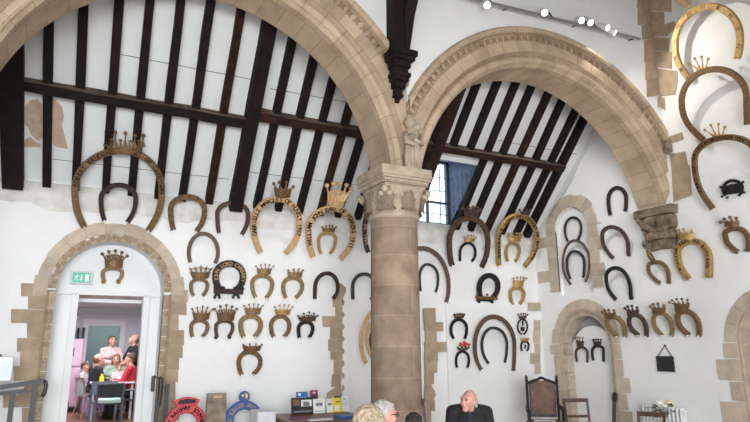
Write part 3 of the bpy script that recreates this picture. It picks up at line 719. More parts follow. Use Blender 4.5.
def sweep2d(bm, pts, w, d, taper=1., prof=None):
    n = len(pts); rows = []; L = [0]
    for p, q in zip(pts, pts[1:]): L.append(L[-1] + (q - p).length)
    for i, p in enumerate(pts):
        t = (pts[min(i + 1, n - 1)] - pts[max(i - 1, 0)]).normalized(); nn = V((-t.y, t.x))
        u = abs(2 * L[i] / L[-1] - 1); ww = w * (1 + (taper - 1) * u)
        pr = prof or [(-.5, 0), (-.5, .72), (-.40, 1), (.40, 1), (.5, .72), (.5, 0)]
        rows.append([bm.verts.new((p.x + nn.x * ww * a, p.y + nn.y * ww * a, d * b)) for a, b in pr])
    m = len(rows[0])
    for A_, B_ in zip(rows, rows[1:]):
        for k in range(m): bm.faces.new((A_[k], A_[(k + 1) % m], B_[(k + 1) % m], B_[k]))
    bm.faces.new(rows[0]); bm.faces.new(rows[-1][::-1])
def along(pts, s):
    L = [0]
    for p, q in zip(pts, pts[1:]): L.append(L[-1] + (q - p).length)
    x = s * L[-1]
    for i in range(len(pts) - 1):
        if L[i + 1] >= x: break
    f = (x - L[i]) / (L[i + 1] - L[i]); p = pts[i].lerp(pts[i + 1], f)
    return p, (pts[i + 1] - pts[i]).normalized(), L[-1]
def lettering(bm, pts, text, s0, s1, size, z):
    for k, ch in enumerate(text):
        if ch == ' ': continue
        s = s0 + (s1 - s0) * (k + .5) / len(text); p, t, _ = along(pts, s); nn = V((-t.y, t.x))
        put_glyph(bm, ch, Matrix(((t.x, nn.x, 0, p.x), (t.y, nn.y, 0, p.y), (0, 0, 1, z), (0, 0, 0, 1))), size)
def crown(root, M, loc, c, d):
    """c: base=(xl,xr,yb,yt), tips=[(x,y)], style, m, r (ball px)"""
    xl, xr, yb, yt = c['base']; tips = [loc(*p) for p in c['tips']]; st = c.get('style', 'ball'); m = c['m']
    B0, B1 = loc(xl, yb), loc(xr, yb); wdt = (B1 - B0).length; up = loc(xl, yt) - B0
    T0 = B0 + up; T1 = loc(xr, yt); fl = c.get('flare', .06) * wdt; T0 = T0 - V((fl, 0)); T1 = T1 + V((fl, 0))
    bulge = wdt * c.get('bulge', .22); th = max(.006, wdt * .03); z0 = d * .55
    bm = NB(); N = 16; rows = []
    def P(s, v, o): 
        q = (B0.lerp(B1, s)).lerp(T0.lerp(T1, s), v); return (q.x, q.y, z0 + bulge * (1 - (2 * s - 1) ** 2) + o)
    vr = [0, .14, .16, .84, .86, 1]; vo = [th * .8, th * .8, 0, 0, th * .8, th * .8]
    for o in (0, 1):
        rows.append([[bm.verts.new(P(k / N, v, (q + th if o else 0))) for k in range(N + 1)] for v, q in zip(vr, vo)])
    bk, fr = rows
    for k in range(N):
        for j in range(5):
            bm.faces.new((fr[j][k], fr[j][k + 1], fr[j + 1][k + 1], fr[j + 1][k])); bm.faces.new((bk[j][k], bk[j + 1][k], bk[j + 1][k + 1], bk[j][k + 1]))
        bm.faces.new((fr[0][k], bk[0][k], bk[0][k + 1], fr[0][k + 1])); bm.faces.new((fr[5][k], fr[5][k + 1], bk[5][k + 1], bk[5][k]))
    for j in range(5):
        for k in (0, N): bm.faces.new((fr[j][k], fr[j + 1][k], bk[j + 1][k], bk[j][k]))
    nt_ = len(tips); px = (loc(xl + 1, yb) - B0).length; r = c.get('r', .9) * px
    balls = []
    for i, tp in enumerate(tips):
        s = (i + .5) / nt_ if nt_ > 1 else .5
        if c.get('full'): s = i / (nt_ - 1)
        q = V(P(s, .95, th / 2)); zt_ = q.z * .8 + z0 * .2; e = V((tp.x, tp.y, zt_))
        if st in ('ball', 'pin'):
            
            hw = (wdt + 2 * fl) / nt_ * .5
            tdir = e - q; prism(bm, [q - V((hw, 0, 0)) + V((0, 0, th / 2)), q + V((hw, 0, 0)) + V((0, 0, th / 2)), q + tdir * (.55 if st == 'ball' else .35) + V((r * .35, 0, th / 2)), q + tdir * (.55 if st == 'ball' else .35) + V((-r * .35, 0, th / 2))], (0, 0, -th))
            tube(bm, [q, q.lerp(e, .5), e], [r * .6, r * .42, r * .40], 6); balls.append((e, r * 1.15))
        elif st == 'leaf':
            hw = wdt / nt_ * .5
            tdir = (e - q); side = V((1, 0, 0)) * hw; mid = q + tdir * .55
            prism(bm, [q - side, q + side, mid + side * .35, e + side * .45 - tdir * .12, e, e - side * .45 - tdir * .12, mid - side * .35], (0, 0, -th)); balls.append((e - tdir * .08, r))
        elif st == 'duke':
            hw = wdt / nt_ * .5; tdir = e - q
            prism(bm, [q - V((hw * .35, 0, 0)), q + V((hw * .35, 0, 0)), q + tdir * .6 + V((hw * .8, 0, 0)), e, q + tdir * .6 - V((hw * .8, 0, 0))], (0, 0, -th))
            if i < nt_ - 1:
                e2 = V((tips[i + 1].x, tips[i + 1].y, zt_)); bar(bm, q + tdir * .62, V(P((i + 1.5) / nt_, .95, 0)).lerp(e2, .62), r * .9, th * 1.2, up=(0, 0, 1))
    if c.get('mid') and nt_ > 1:                                              # small leaves between the main points
        for i in range(nt_ - 1):
            q = V(P((i + 1) / nt_ if not c.get('full') else (i + .5) / (nt_ - 1), .95, th / 2)); e = tips[i].lerp(tips[i + 1], .5); e = q.lerp(V((e.x, e.y, q.z)), .5)
            tube(bm, [q, e], [r * .6, r * .35], 6)
            for dx, dy in ((-1, .3), (1, .3), (0, 1)): sph(bm, e + V((dx * r * .7, dy * r * .7, 0)), r * .55, sub=1)
    if c.get('jewels'):
        for k in range(c['jewels']): sph(bm, P((k + .5) / c['jewels'], .5, th), r * .6, sub=1)
    big = c.get('parts')
    if not big:
        for e, rr in balls: sph(bm, e, rr * (1 if st != 'leaf' else .8), sub=2)
    bm.transform(M); co = mk('crown', bm, m, root)
    if big:
        for e, rr in balls:
            bm = NB(); sph(bm, e, rr, sub=2); bm.transform(M); mk('crown_ball', bm, m, co, smooth=True)
def shoe(label, pl, EL, L, T, R, ER, band, m, tilt=10., cr_=None, text=None, tm=None, off=.02, thick=.5, group=None, pegs=False, stay=True, curl=False, taper=.92, span=(.06, .94), prof=None, ts=.86, name='horseshoe', bandm=None):
    M, loc = shoe_frame(pl, EL, ER, T, tilt, off)
    w = (loc(T[0], T[1]) - loc(T[0], T[1] + band)).length
    root = thing(name, label, 'horseshoe', M, group)
    pts = [loc(p.x, -p.y) for p in path2d(*[V((q[0], -q[1])) for q in (EL, L, T, R, ER)], band)]; d = max(.012, w * thick)
    bm = NB(); sweep2d(bm, pts, w, d, taper, prof)
    if curl:
        for e, s in ((loc(*EL), -1), (loc(*ER), 1)): cyl(bm, (e.x + s * w * .35, e.y, 0), (e.x + s * w * .35, e.y, d), w * .52, seg=14)
    else:
        for e, q in ((pts[0], pts[1]), (pts[-1], pts[-2])):                      # split heels
            t = (e - q).normalized(); nn = V((-t.y, t.x))
            for k in (-.28, .28): box(bm, (e.x + nn.x * w * k + t.x * w * .1, e.y + nn.y * w * k + t.y * w * .1, d * .5), (w * .3, w * .3, d * .9))
    bm.transform(M); mk('shoe', bm, m, root)
    if text:
        bm = NB(); lettering(bm, pts, text, span[0], span[1], w * ts, d + .001); bm.transform(M); mk('lettering', bm, tm or LETD, root, recalc=False)
    if pegs:
        for e in (pts[0], pts[-1]):
            bm = NB(); cyl(bm, (e.x, e.y - w * .1, -.01), (e.x, e.y - w * .1, d + .015), w * .17, seg=10); bm.transform(M); mk('peg', bm, PEGM, root)
    if stay and pl not in 'NPT':
        p, ty = WALLS[pl]; n0 = V((0, -1, 0)) if ty == 'B' else V((-1, 0, 0))
        tp = M @ V((loc(*T).x, loc(*T).y - w * .4, 0)); dist = (tp - V(p)).dot(n0)
        if dist > .012 and dist < .6:
            bm = NB(); tube(bm, [tp, tp - n0 * (dist + .005)], .005, 6); mk('wall_hook', bm, IRON, root)
    if cr_: crown(root, M, loc, cr_, d)
    return root, M, loc, pts, w, d
def ev(n, x0, x1, y, bow=1.6): 
    return [(x0 + (x1 - x0) * k / (n - 1), y + bow * (2 * k / (n - 1) - 1) ** 2) for k in range(n)]
GB, GR_, GE = 'horseshoes on the back wall', 'tall horseshoes leaning against the roof', 'horseshoes on the end wall'
HS = 30
# tall ones tied back to the roof
shoe('huge narrow-banded gilt horseshoe with five-ball crown above the kitchen doorway', 'B', (83.5, 225), (71.5, 190), (121.7, 147), (165, 189), (149, 229), 6.6, BRN, HS, dict(base=(106.5, 142, 151.5, 145.5), tips=[(106.5, 131.5), (115, 130.5), (125, 131), (134.5, 134), (143.5, 135)], m=BRN, r=1.9, mid=True, full=True, flare=0, parts=True, bulge=.3), 'ROBERT BRUDENELL EARL OF CARDIGAN', LETD, group=GR_, span=(.2, .8))
shoe('small plain black horseshoe hung inside the huge gilt one above the kitchen doorway', 'B', (104, 219), (98.7, 199), (118.7, 182.5), (138, 198), (128, 221), 4.6, MAR, HS, group=GR_, stay=False)
shoe('dark gold crownless horseshoe under the roof edge, right of the huge one', 'B', (173, 228.5), (168, 209), (188, 194), (207, 210), (197, 230), 5.2, DGLD, HS - 4, group=GR_, stay=False, text='* * * * * * * * * * *')
shoe('dark brown crownless horseshoe at the foot of the thick middle rafter', 'B', (218.5, 231.5), (215, 214), (232.7, 200.5), (250, 214), (242, 233.5), 4.3, RUST, HS - 8, group=GR_, stay=False)
shoe('tall tan lettered horseshoe with small rusty crown, left of the taller gold-crowned one', 'B', (259.5, 250.5), (250.3, 223), (278, 195.5), (302, 222), (286, 252), 5.9, TAN, HS, dict(base=(275, 289.5, 196.5, 188), tips=[(273, 182.8), (278, 181), (285, 181.5), (292.5, 186)], m=DGLD, r=1.5, flare=.12), 'GABRIELLE MARQUIS OF HUNTLY 1957', LETD, group=GR_, stay=False, span=(.13, .85), ts=1.0)
shoe('tall tan lettered horseshoe with large bright gold five-ball crown', 'B', (312, 255), (305, 229), (333.5, 205), (355.5, 231), (341, 257.5), 5.9, TAN, HS, dict(base=(328.5, 342.5, 206, 199.5), tips=[(326, 184.7), (332, 182.5), (338.8, 182), (345, 184), (350, 188)], m=GOLDB, r=1.9, mid=True, flare=.14, jewels=5, parts=True), 'WILLIAM JOHN EARL OF FERRERS 1911', LETD, group=GR_, stay=False, span=(.1, .9), ts=1.0)
shoe('small gilt crowned horseshoe hung inside the tall gold-crowned lettered one', 'B', (320.5, 253), (316.7, 241), (327, 231), (337, 238.5), (330, 253), 3.3, GOLD, 12, dict(base=(322.5, 334, 231.5, 228.5), tips=ev(5, 321.5, 335, 225.3), m=DGLD, r=.8, style='ball'), group=GB)
shoe('dark-edged lettered horseshoe half hidden behind the left of the column', 'B', (367.5, 251), (362, 229), (384, 198), (407, 230), (399, 252), 4.6, RUST, HS, text='EARL OF LONSDALE BARONET OF RUTLAND', tm=TAN, group=GR_, stay=False, thick=.5, ts=.9)
shoe('tall dark brown horseshoe with openwork brown crown, left of the tall gilt one', 'B', (451, 263.5), (446, 241), (468.5, 215), (490, 241), (481.5, 265.5), 5.4, RUST, HS, dict(base=(464, 477, 216, 211), tips=[(462, 207.5), (466, 206.5), (470.5, 206), (475, 206.5), (479, 209)], m=RUST, r=1.4, flare=.12, mid=True), 'DUCHESS OF RUTLAND BELVOIR CASTLE', DGLD, group=GR_, stay=False)
shoe('small black horseshoe with gold crown inside the tall dark brown one', 'B', (459.6, 260.5), (458.3, 253), (468, 241.7), (476.5, 252.4), (471.8, 261), 2.7, IRON, 10, dict(base=(464.5, 474, 241.8, 239), tips=ev(5, 463.5, 475, 235.5), m=GOLD, r=.7), group=GB)
shoe('tall gilt lettered horseshoe with small dark crown close to the corner', 'B', (498, 263.5), (494.8, 241), (518, 212.7), (538.6, 237.5), (524.5, 265), 5.2, GOLD, HS, dict(base=(519, 527.5, 213.5, 211), tips=ev(4, 518, 528, 208.5, .6), m=RUST, r=.8), 'HONOURABLE LORD WILLOUGHBY OF RUTLAND', LETD, group=GR_, stay=False, span=(.05, .95))
shoe('small gilt crowned horseshoe inside the tall gilt lettered one near the corner', 'B', (507, 260.5), (504, 251.5), (512, 241.6), (520.5, 249), (515, 261), 3.3, GOLD, 10, dict(base=(508, 519.5, 241.5, 237), tips=ev(5, 508, 520, 233.2), m=GOLD, r=.8), group=GB)
# back wall, left of the column
shoe('plain pinkish brown horseshoe hung high above the brown ducal-crowned one', 'B', (190, 261.5), (186.8, 252), (203, 231.7), (219.7, 252), (215, 262.5), 3.8, BRNI, 8, group=GB)
PINS = dict(style='pin')
shoe('brown horseshoe with large pierced leafy crown, leftmost of the upper crowned row', 'B', (193, 295), (189, 285.5), (199, 277.3), (209, 285), (203, 295), 3.6, BRN, 14, dict(base=(192, 208, 278, 271.5), tips=[(189, 267), (194, 265.5), (200.3, 264), (206.5, 265.5), (212.3, 267)], m=BRN, r=1.0, style='duke', flare=.15), group=GB)
root, M_, loc_, pts_, w_, d_ = shoe('thick black gold-lettered horseshoe with a barred foot, second in the upper crowned row', 'B', (220, 290), (212, 276), (229.3, 260), (246, 276), (236, 290), 6.6, IRON, 12, None, 'JOHN LORD CARBERY', LETG, group=GB, span=(.14, .86), ts=.82)
bm = NB(); A_, B_ = loc_(213.5, 290.5), loc_(242.5, 290.5); box(bm, ((A_.x + B_.x) / 2, A_.y, d_ * .6), (B_.x - A_.x, w_ * .75, d_ * 1.2), bev=.004)
for k in (.03, .3, .7, .97): sph(bm, (A_.x + (B_.x - A_.x) * k, A_.y + w_ * .5, d_ * .8), w_ * .28)
bm.transform(M_); mk('coronet_bar', bm, MAR, root)
for x0, x1 in ((214.5, 219), (233, 238)):
    bm = NB(); A_, B_ = loc_(x0, 294), loc_(x1, 297)
    box(bm, ((A_.x + B_.x) / 2, A_.y, d_ * .5), (B_.x - A_.x, w_ * .45, d_))
    for s in (0, 1): box(bm, (A_.x + (B_.x - A_.x) * s, B_.y, d_ * .5), (w_ * .3, w_ * .4, d_))
    bm.transform(M_); mk('foot', bm, IRON, root)
shoe('tan gilt horseshoe with five-pin crown, right of the thick black one', 'B', (255, 296.5), (250, 283.5), (261.7, 273.5), (274, 283.5), (266, 297.5), 4.1, BRNG, 14, dict(base=(257.5, 270, 274, 268.5), tips=ev(5, 255.5, 273, 264, 2), m=BRNG, r=.85, style='pin', flare=.1), group=GB, pegs=True)
shoe('tan gilt horseshoe with four-ball crown, rightmost crowned one of the upper row', 'B', (285.4, 297), (281, 286), (292.8, 275.7), (304, 285.5), (296, 297), 4.0, BRNG, 14, dict(base=(288, 301.3, 277, 272), tips=ev(4, 287.5, 302.3, 269, 1), m=BRNG, r=1.0), group=GB)
shoe('plain dark maroon horseshoe beside the top of the broken stone strip', 'B', (314.5, 298), (312.8, 288), (327, 271.3), (339.5, 287), (333.3, 298), 3.9, MAR, 6, group=GB)
shoe('dark green horseshoe with pale studs just left of the column', 'B', (352.7, 298.5), (350.6, 287), (364, 272.3), (376.5, 285), (371, 299), 3.6, GRN, 6, None, '. . . . . . . . . .', TAN, group=GB, ts=1.1, span=(.2, .8))
shoe('brown horseshoe with ornate leaf-topped crown, leftmost of the lower crowned row', 'B', (192, 336), (189, 327), (199, 318.3), (209.3, 326), (202.5, 336), 3.8, BRN, 14, dict(base=(193.5, 208.5, 319, 312.5), tips=[(191.5, 308), (196.5, 306.3), (202, 305), (207, 306.3), (212.5, 308.5)], m=BRN, r=1.3, style='leaf', flare=.1), group=GB, pegs=True)
shoe('dark brown horseshoe with curled heels and five tall ball pins, second of the lower row', 'B', (217, 337), (214, 326.5), (224.3, 319), (234.3, 325.7), (228, 337), 3.5, RUST, 14, dict(base=(217.5, 233.5, 320, 313), tips=[(214, 308.7), (219.5, 305.7), (225.5, 304.6), (231.3, 306), (236.3, 308.5)], m=DGLD, r=1.3, mid=True, flare=.08), group=GB, curl=True)
shoe('large olive gilt horseshoe with five-pin crown, third of the lower crowned row', 'B', (243, 336), (238, 324), (250.7, 313.5), (262.8, 324), (254.7, 336), 4.8, BRNG, 14, dict(base=(245.5, 259.5, 313.5, 307.5), tips=ev(5, 243.5, 262, 303.3, 2), m=BRNG, r=.9, style='pin', flare=.12), group=GB, pegs=True)
shoe('brown horseshoe with bright five-cross crown, fourth of the lower crowned row', 'B', (273, 336), (268.7, 325.7), (281, 314), (291.2, 325.7), (284.3, 336), 4.2, BRN, 14, dict(base=(275.5, 289, 314, 309.5), tips=ev(5, 274, 292, 304.3, 2), m=GOLD, r=.9, style='pin', flare=.1), group=GB, pegs=True)
shoe('black horseshoe with brown five-point crown, rightmost of the lower crowned row', 'B', (299, 337), (296.4, 328.6), (306.3, 320), (314.3, 328), (309, 337), 3.8, IRON, 12, dict(base=(299, 314.5, 320.5, 317), tips=[(297.5, 315.5), (302.5, 312.8), (307.7, 311.7), (312.7, 313), (317, 315.3)], m=RUST, r=.9, style='ball', mid=True, flare=.08), group=GB, pegs=True)
shoe('brown gilt horseshoe with four-pin crown hanging alone below the crowned rows', 'B', (241, 373.5), (236.3, 362), (249, 349.5), (262.3, 361), (253.5, 373.5), 4.5, BRN, 14, dict(base=(243.5, 259.5, 350, 345), tips=ev(4, 242.5, 261, 343, 1), m=DGLD, r=.9, style='pin', flare=.1), group=GB, pegs=True)
GH = [(-.5, 0), (-.5, .8), (-.36, 1), (-.12, .9), (0, .55), (.12, .9), (.36, 1), (.5, .8), (.5, 0)]
shoe('tall tan grooved horseshoe half hidden behind the left of the column, low down', 'B', (365.5, 362.5), (359, 341.5), (384, 305), (409, 341.5), (403, 363), 4.0, TAN, 5, group=GB, prof=GH)
shoe('tan horseshoe nested inside the grooved one behind the left of the column', 'B', (371.5, 357), (365.2, 337), (385, 314), (405, 337), (399, 357), 3.4, TAN, 5, group=GB, prof=GH)
shoe('black horseshoe nested innermost behind the left of the column', 'B', (374, 352), (368.6, 341), (385, 322), (401, 341), (396, 352), 2.6, IRON, 4, group=GB)
# back wall, right of the column
shoe('large brown horseshoe half hidden behind the right of the column', 'B', (397, 302), (392, 285), (421.5, 246), (450.5, 286), (445.8, 301.5), 4.6, BRNI, 6, group=GB, taper=.75)
shoe('thin dark horseshoe inside the large brown one beside the column', 'B', (420.3, 290.5), (418, 277), (427, 263), (439.2, 278), (435.6, 291.5), 2.7, GREY, 5, group=GB)
root, M_, loc_, pts_, w_, d_ = shoe('thick round black horseshoe standing on a coronet above the ledge', 'B', (479.5, 297), (476, 287.5), (488.6, 272.8), (500, 285.5), (492.5, 297), 5.4, IRON, 10, group=GB)
bm = NB(); A_, B_ = loc_(475.5, 297.3), loc_(495.5, 297.3); box(bm, ((A_.x + B_.x) / 2, A_.y, d_ * .6), (B_.x - A_.x, w_ * .55, d_ * 1.5), bev=.005)
for k in range(5): sph(bm, (A_.x + (B_.x - A_.x) * k / 4, A_.y + w_ * (.45 if k % 2 else .6), d_ * .9), w_ * .22)
bm.transform(M_); mk('coronet', bm, DGLD, root)
for x0 in (477.5, 490.5):
    bm = NB(); A_ = loc_(x0, 301); box(bm, (A_.x, A_.y, d_ * .5), (w_ * .6, w_ * .8, d_)); bm.transform(M_); mk('foot', bm, IRON, root)
bm = NB(); A_, B_ = loc_(477.5, 300), loc_(490.5, 300); box(bm, ((A_.x + B_.x) / 2, A_.y, d_ * .5), (B_.x - A_.x, w_ * .3, d_ * .6)); bm.transform(M_); mk('foot_rail', bm, IRON, root)
shoe('gilt horseshoe with tall five-pin crown standing above the ledge by the corner', 'B', (511.8, 304), (508, 292.5), (516.7, 286.3), (525.2, 293.5), (519, 304), 3.7, GOLD, 10, dict(base=(513, 522.5, 287, 280.5), tips=ev(5, 512, 525, 277, 1.2), m=GOLD, r=.8, style='pin', flare=.1), group=GB)
shoe('black horseshoe with small five-ball crown above the one with red roses', 'L', (453, 338), (449, 328.6), (458.4, 318), (468, 328.5), (464.5, 338), 3.2, IRON, 6, dict(base=(454, 463, 318, 316), tips=ev(5, 453.7, 463, 314, .6), m=RUST, r=.95), group=GB)
root, M_, loc_, pts_, w_, d_ = shoe('small black horseshoe with red roses in its crown', 'L', (456.6, 367), (454.5, 360.5), (462, 350), (470, 359.5), (467.2, 367), 2.7, IRON, 6, dict(base=(457.5, 467, 350, 348.3), tips=ev(4, 457, 467.5, 346.8, .6), m=RUST, r=.9), group=GB)
for k, (x, y, r) in enumerate(((460, 344.3, 1.7), (464.3, 343.8, 2.4), (468.3, 344.5, 1.3))):
    bm = NB(); A_ = loc_(x, y); px = (loc_(x + 1, y) - A_).length
    for q in range(7): sph(bm, (A_.x + .5 * r * px * math.cos(q * 2.1) * (q > 0), A_.y + .5 * r * px * math.sin(q * 2.1) * (q > 0), d_ + (.01 if q == 0 else 0)), r * px * .55, sub=2)
    bm.transform(M_); mk('rose', bm, mat('red_petals', (.55, .02, .04), .6) if k == 0 else bpy.data.materials['red_petals'], root, smooth=True)
shoe('very tall brown horseshoe on the lower wall left of the throne chair', 'L', (480, 368.5), (472, 345.5), (492.6, 314.4), (516.2, 345.5), (512.8, 369.5), 4.6, BRNI, 8, group=GB, taper=.7)
shoe('dark iron horseshoe nested inside the very tall brown one', 'L', (488, 363), (480.3, 344), (493, 326.4), (508, 344), (504.5, 362), 2.8, GREY, 6, group=GB)
root, M_, loc_, pts_, w_, d_ = shoe('small black closed oval horseshoe with emblem and pinned crown by the corner', 'L', (521.3, 334.3), (516.6, 326.6), (522.2, 318.4), (528, 326.4), (523.6, 334.3), 1.7, IRON, 6, dict(base=(519, 525.5, 318.6, 316), tips=ev(5, 517.5, 526.8, 313.5, 1), m=RUST, r=.6, style='pin', flare=.1), group=GB)
bm = NB(); A_ = loc_(522.3, 329); box(bm, (A_.x, A_.y, d_ * .5), (w_ * 2.6, w_ * 2.4, d_)); B_ = loc_(522.5, 323); box(bm, (B_.x, B_.y, d_ * .5), (w_ * .9, w_ * 3, d_)); bm.transform(M_); mk('emblem', bm, MAR, root)
root, M_, loc_, pts_, w_, d_ = shoe('tiny maroon horseshoe with gold crown below the oval one by the corner', 'L', (521.5, 350.5), (519.9, 345), (524.6, 340.4), (529.5, 345), (527, 350.5), 2.1, MAR, 6, dict(base=(520.5, 527.5, 341, 339.3), tips=ev(5, 520.3, 528, 338.3, .4), m=GOLD, r=.6), group=GB)
bm = NB(); A_ = loc_(524.6, 346.3); prism(bm, [V((A_.x - .02, A_.y + .04, d_)), V((A_.x + .025, A_.y + .02, d_)), V((A_.x + .012, A_.y - .03, d_)), V((A_.x - .012, A_.y - .05, d_)), V((A_.x - .006, A_.y, d_))], (0, 0, -.012)); bm.transform(M_); mk('emblem', bm, IRON, root)
# end wall
shoe('thin dark horseshoe uppermost in the arched wall niche', 'N', (568, 241), (564, 229), (573.8, 216.3), (582.7, 227), (578.5, 239.5), 2.5, GREY, 5, group=GE)
shoe('tall pointed brown horseshoe in the arched wall niche', 'N', (571, 284), (562, 263), (574.6, 239.2), (591, 262), (586, 281.5), 2.5, BRNI, 6, group=GE, off=.05)
shoe('dark horseshoe nested inside the pointed brown one in the niche', 'N', (570.5, 278.5), (566, 262.5), (575.2, 250), (586, 263), (583.6, 277), 2.7, GREY, 4, group=GE)
shoe('plain dark horseshoe hung high between the niche and the right arch', 'E', (610.7, 214.5), (607, 199.5), (618, 186), (628.5, 199), (626, 210.5), 3.7, MAR, None, group=GE)
shoe('plain dark brown horseshoe, middle of three stacked beside the niche', 'E', (613.3, 257.5), (600.8, 235), (612, 225), (630.7, 248), (629.2, 255), 3.8, RUST, None, group=GE)
shoe('plain black horseshoe, lowest of three stacked beside the niche', 'E', (616, 298.8), (604.8, 276.7), (616, 266), (633, 292), (632, 298.5), 3.7, IRON, None, group=GE)
root, M_, loc_, pts_, w_, d_ = shoe('gilt horseshoe with leaf finial right below the carved corbel', 'E', (660, 282.5), (646.8, 266), (657.5, 260), (671, 276), (669.5, 282.5), 3.8, BRN, None, group=GE)
bm = NB(); tube(bm, [(loc_(655, 262).x, loc_(655, 262).y, d_ * .5), (loc_(651, 256).x, loc_(651, 256).y, d_ * .6), (loc_(647.5, 250).x, loc_(647.5, 250).y, d_ * .5)], [.035, .045, .02], 8); bm.transform(M_); mk('leaf_finial', bm, DGLD, root, smooth=True)
shoe('large gilt lettered horseshoe with four-pin crown, right of the corbel', 'E', (689, 278), (675.4, 252.7), (694, 238), (713.6, 260.7), (710.3, 276.3), 6.2, GOLD, None, dict(base=(679.5, 695.5, 240, 233.5), tips=[(676.5, 233.5), (682, 230), (687, 229.5), (694, 230.3)], m=GOLD, r=1.0, flare=.08), 'WILLIAM EARL OF RUTLAND', LETD, group=GE, thick=.7, span=(.1, .92), ts=.66)
shoe('gilt horseshoe with four-ball crown at the right edge, below the black studded one', 'E', (738, 251.5), (723.5, 234), (738, 226), (752, 243), (748.5, 250.3), 4.8, DGLD, None, dict(base=(726, 740, 227.3, 221.5), tips=[(722.3, 222.3), (726.8, 219), (732.5, 217.3), (738, 218)], m=DGLD, r=1.5, flare=.06), '. . . . . . . . . . . .', LETD, group=GE, thick=.7)
RWL = '%s crowned horseshoe in the end-wall row of four'
shoe(RWL % 'leftmost and lightest', 'E', (617.7, 335), (606, 319.5), (612.8, 314.5), (627.4, 331), (626, 335.2), 3.6, BRNG, None, dict(base=(605.5, 616.3, 316.5, 311.5), tips=[(603.8, 310.8), (607, 308.8), (611, 308.2), (615.5, 309.3)], m=DGLD, r=1.0, flare=.08), group=GE, thick=.7, pegs=True)
shoe(RWL % 'dark second', 'E', (639, 334.3), (627.8, 320), (635.5, 312.8), (649.2, 331), (647.3, 335), 3.7, RUST, None, dict(base=(628.3, 639.5, 315, 309), tips=[(626.5, 307.3), (630, 305.3), (634, 304.7), (638.8, 306.8)], m=RUST, r=1.1, flare=.08), group=GE, thick=.7, pegs=True)
shoe(RWL % 'olive third', 'E', (662.4, 334.5), (652.2, 318.5), (660.8, 311), (674.8, 329.5), (672.4, 335), 3.8, BRNG, None, dict(base=(653.5, 666, 312.8, 307), tips=[(652, 305.5), (655.7, 303.3), (660.3, 303), (665.7, 305)], m=DGLD, r=1.2, flare=.08), group=GE, thick=.7, pegs=True)
shoe(RWL % 'largest, rightmost', 'E', (689.3, 334), (676, 316.5), (685.5, 308.5), (702.5, 330), (700, 334.5), 4.6, BRN, None, dict(base=(676.5, 689.5, 310.5, 302.5), tips=[(671, 301.5), (674.3, 299), (679, 297.6), (684, 297.7), (689, 299)], m=DGLD, r=1.05, flare=.12, mid=False), group=GE, thick=.7, pegs=True)
shoe('grey brown crowned horseshoe, left of two hung inside the corner doorway', 'P', (577.3, 361), (575, 353), (581.4, 346), (589, 352.8), (587.6, 361.7), 2.4, RUST, 8, dict(base=(577.5, 584, 346.3, 341), tips=ev(4, 576.3, 583.7, 337, .6), m=RUST, r=.6, style='pin', flare=.08), group=GE)
shoe('black crowned horseshoe, right of two hung inside the corner doorway', 'P', (593.6, 359.7), (591.3, 351), (598, 344.6), (605.2, 349.5), (604, 361), 2.6, IRON, 8, dict(base=(594.5, 601.5, 345.3, 341.5), tips=ev(5, 593.8, 602, 339, .6), m=MAR, r=.7, flare=.08), group=GE)
shoe('huge gilt horseshoe of which only the heels hang in at the top edge', 'E', (689, 5), (668, -25), (696, -60), (733, -25), (728, -6), 7, GOLDB, 12, group=GE, off=.10, stay=False)
FAN = dict(m=DGLD, r=1.25)
shoe('huge gilt horseshoe in the top right corner, uppermost whole one on the end wall', 'E', (688.5, 77), (672.3, 42.6), (712, 3), (744.3, 38), (738.5, 57), 7, GOLD, 12, None, 'M . R . H . M . N . H . R . M . R . N', DGLD, group=GE, off=.10, span=(.05, .95))
shoe('huge dark gilt horseshoe with ball-pin fan, second from the top right corner', 'E', (704, 139.5), (679.2, 101.4), (716.4, 66), (750.5, 98), (748, 123), 6.2, DGLD, 12, dict(base=(697.5, 708.5, 71, 68.5), tips=[(690, 64), (696, 58.5), (703, 57), (709.3, 59)], m=GOLD, r=1.3, bulge=.05, parts=True, flare=0), group=GE, off=.10)
shoe('huge dark gilt lettered horseshoe with ball-pin fan, above the black studded one', 'E', (712.8, 207.5), (692, 160), (729.6, 134), (769, 172), (762, 203), 6.2, BRN, 12, dict(base=(713.5, 724.5, 138.5, 135.5), tips=[(706, 130), (712, 125), (719.7, 124), (726, 127)], m=GOLD, r=1.3, bulge=.05, parts=True, flare=0), 'EARL OF GAINSBOROUGH OF EXTON PARK', LETD, group=GE, off=.08, span=(.1, .9))
root, M_, loc_, pts_, w_, d_ = shoe('black studded horseshoe with solid plate, under the lettered gilt arc at the right edge', 'E', (726, 195), (722, 190), (733, 179), (744, 187), (741, 193.5), 3.0, IRON, 10, group=GE)
bm = NB(); prism(bm, [V((*loc_(x, y), 0)) for x, y in ((725, 187), (729, 184.5), (737, 183.5), (741, 185), (742, 192.5), (733, 194), (726, 194.5))], (0, 0, d_ * .7)); bm.transform(M_); mk('plate', bm, IRON, root)
for x, y in ((721, 187), (722.5, 196.5), (727.7, 197.5), (743.5, 182), (744.5, 192.3), (740, 195)):
    bm = NB(); p = loc_(x, y); sph(bm, (p.x, p.y, d_ * .5), w_ * .45, (1, 1, .8), 2); bm.transform(M_); mk('stud', bm, IRON, root)
shoe('brown horseshoe with curled heels and ball-topped crown above the kitchen door', 'T', (104.7, 282), (100.7, 273), (112.7, 266.5), (124, 272.5), (117, 282), 3.9, BRN, 4, dict(base=(104.8, 122.5, 268, 260), tips=[(102, 254), (108.5, 251.8), (115, 251), (121.6, 252.6), (127, 256)], m=BRN, r=1.6, mid=True, flare=.02), group=GB, curl=True, off=.01, stay=False)

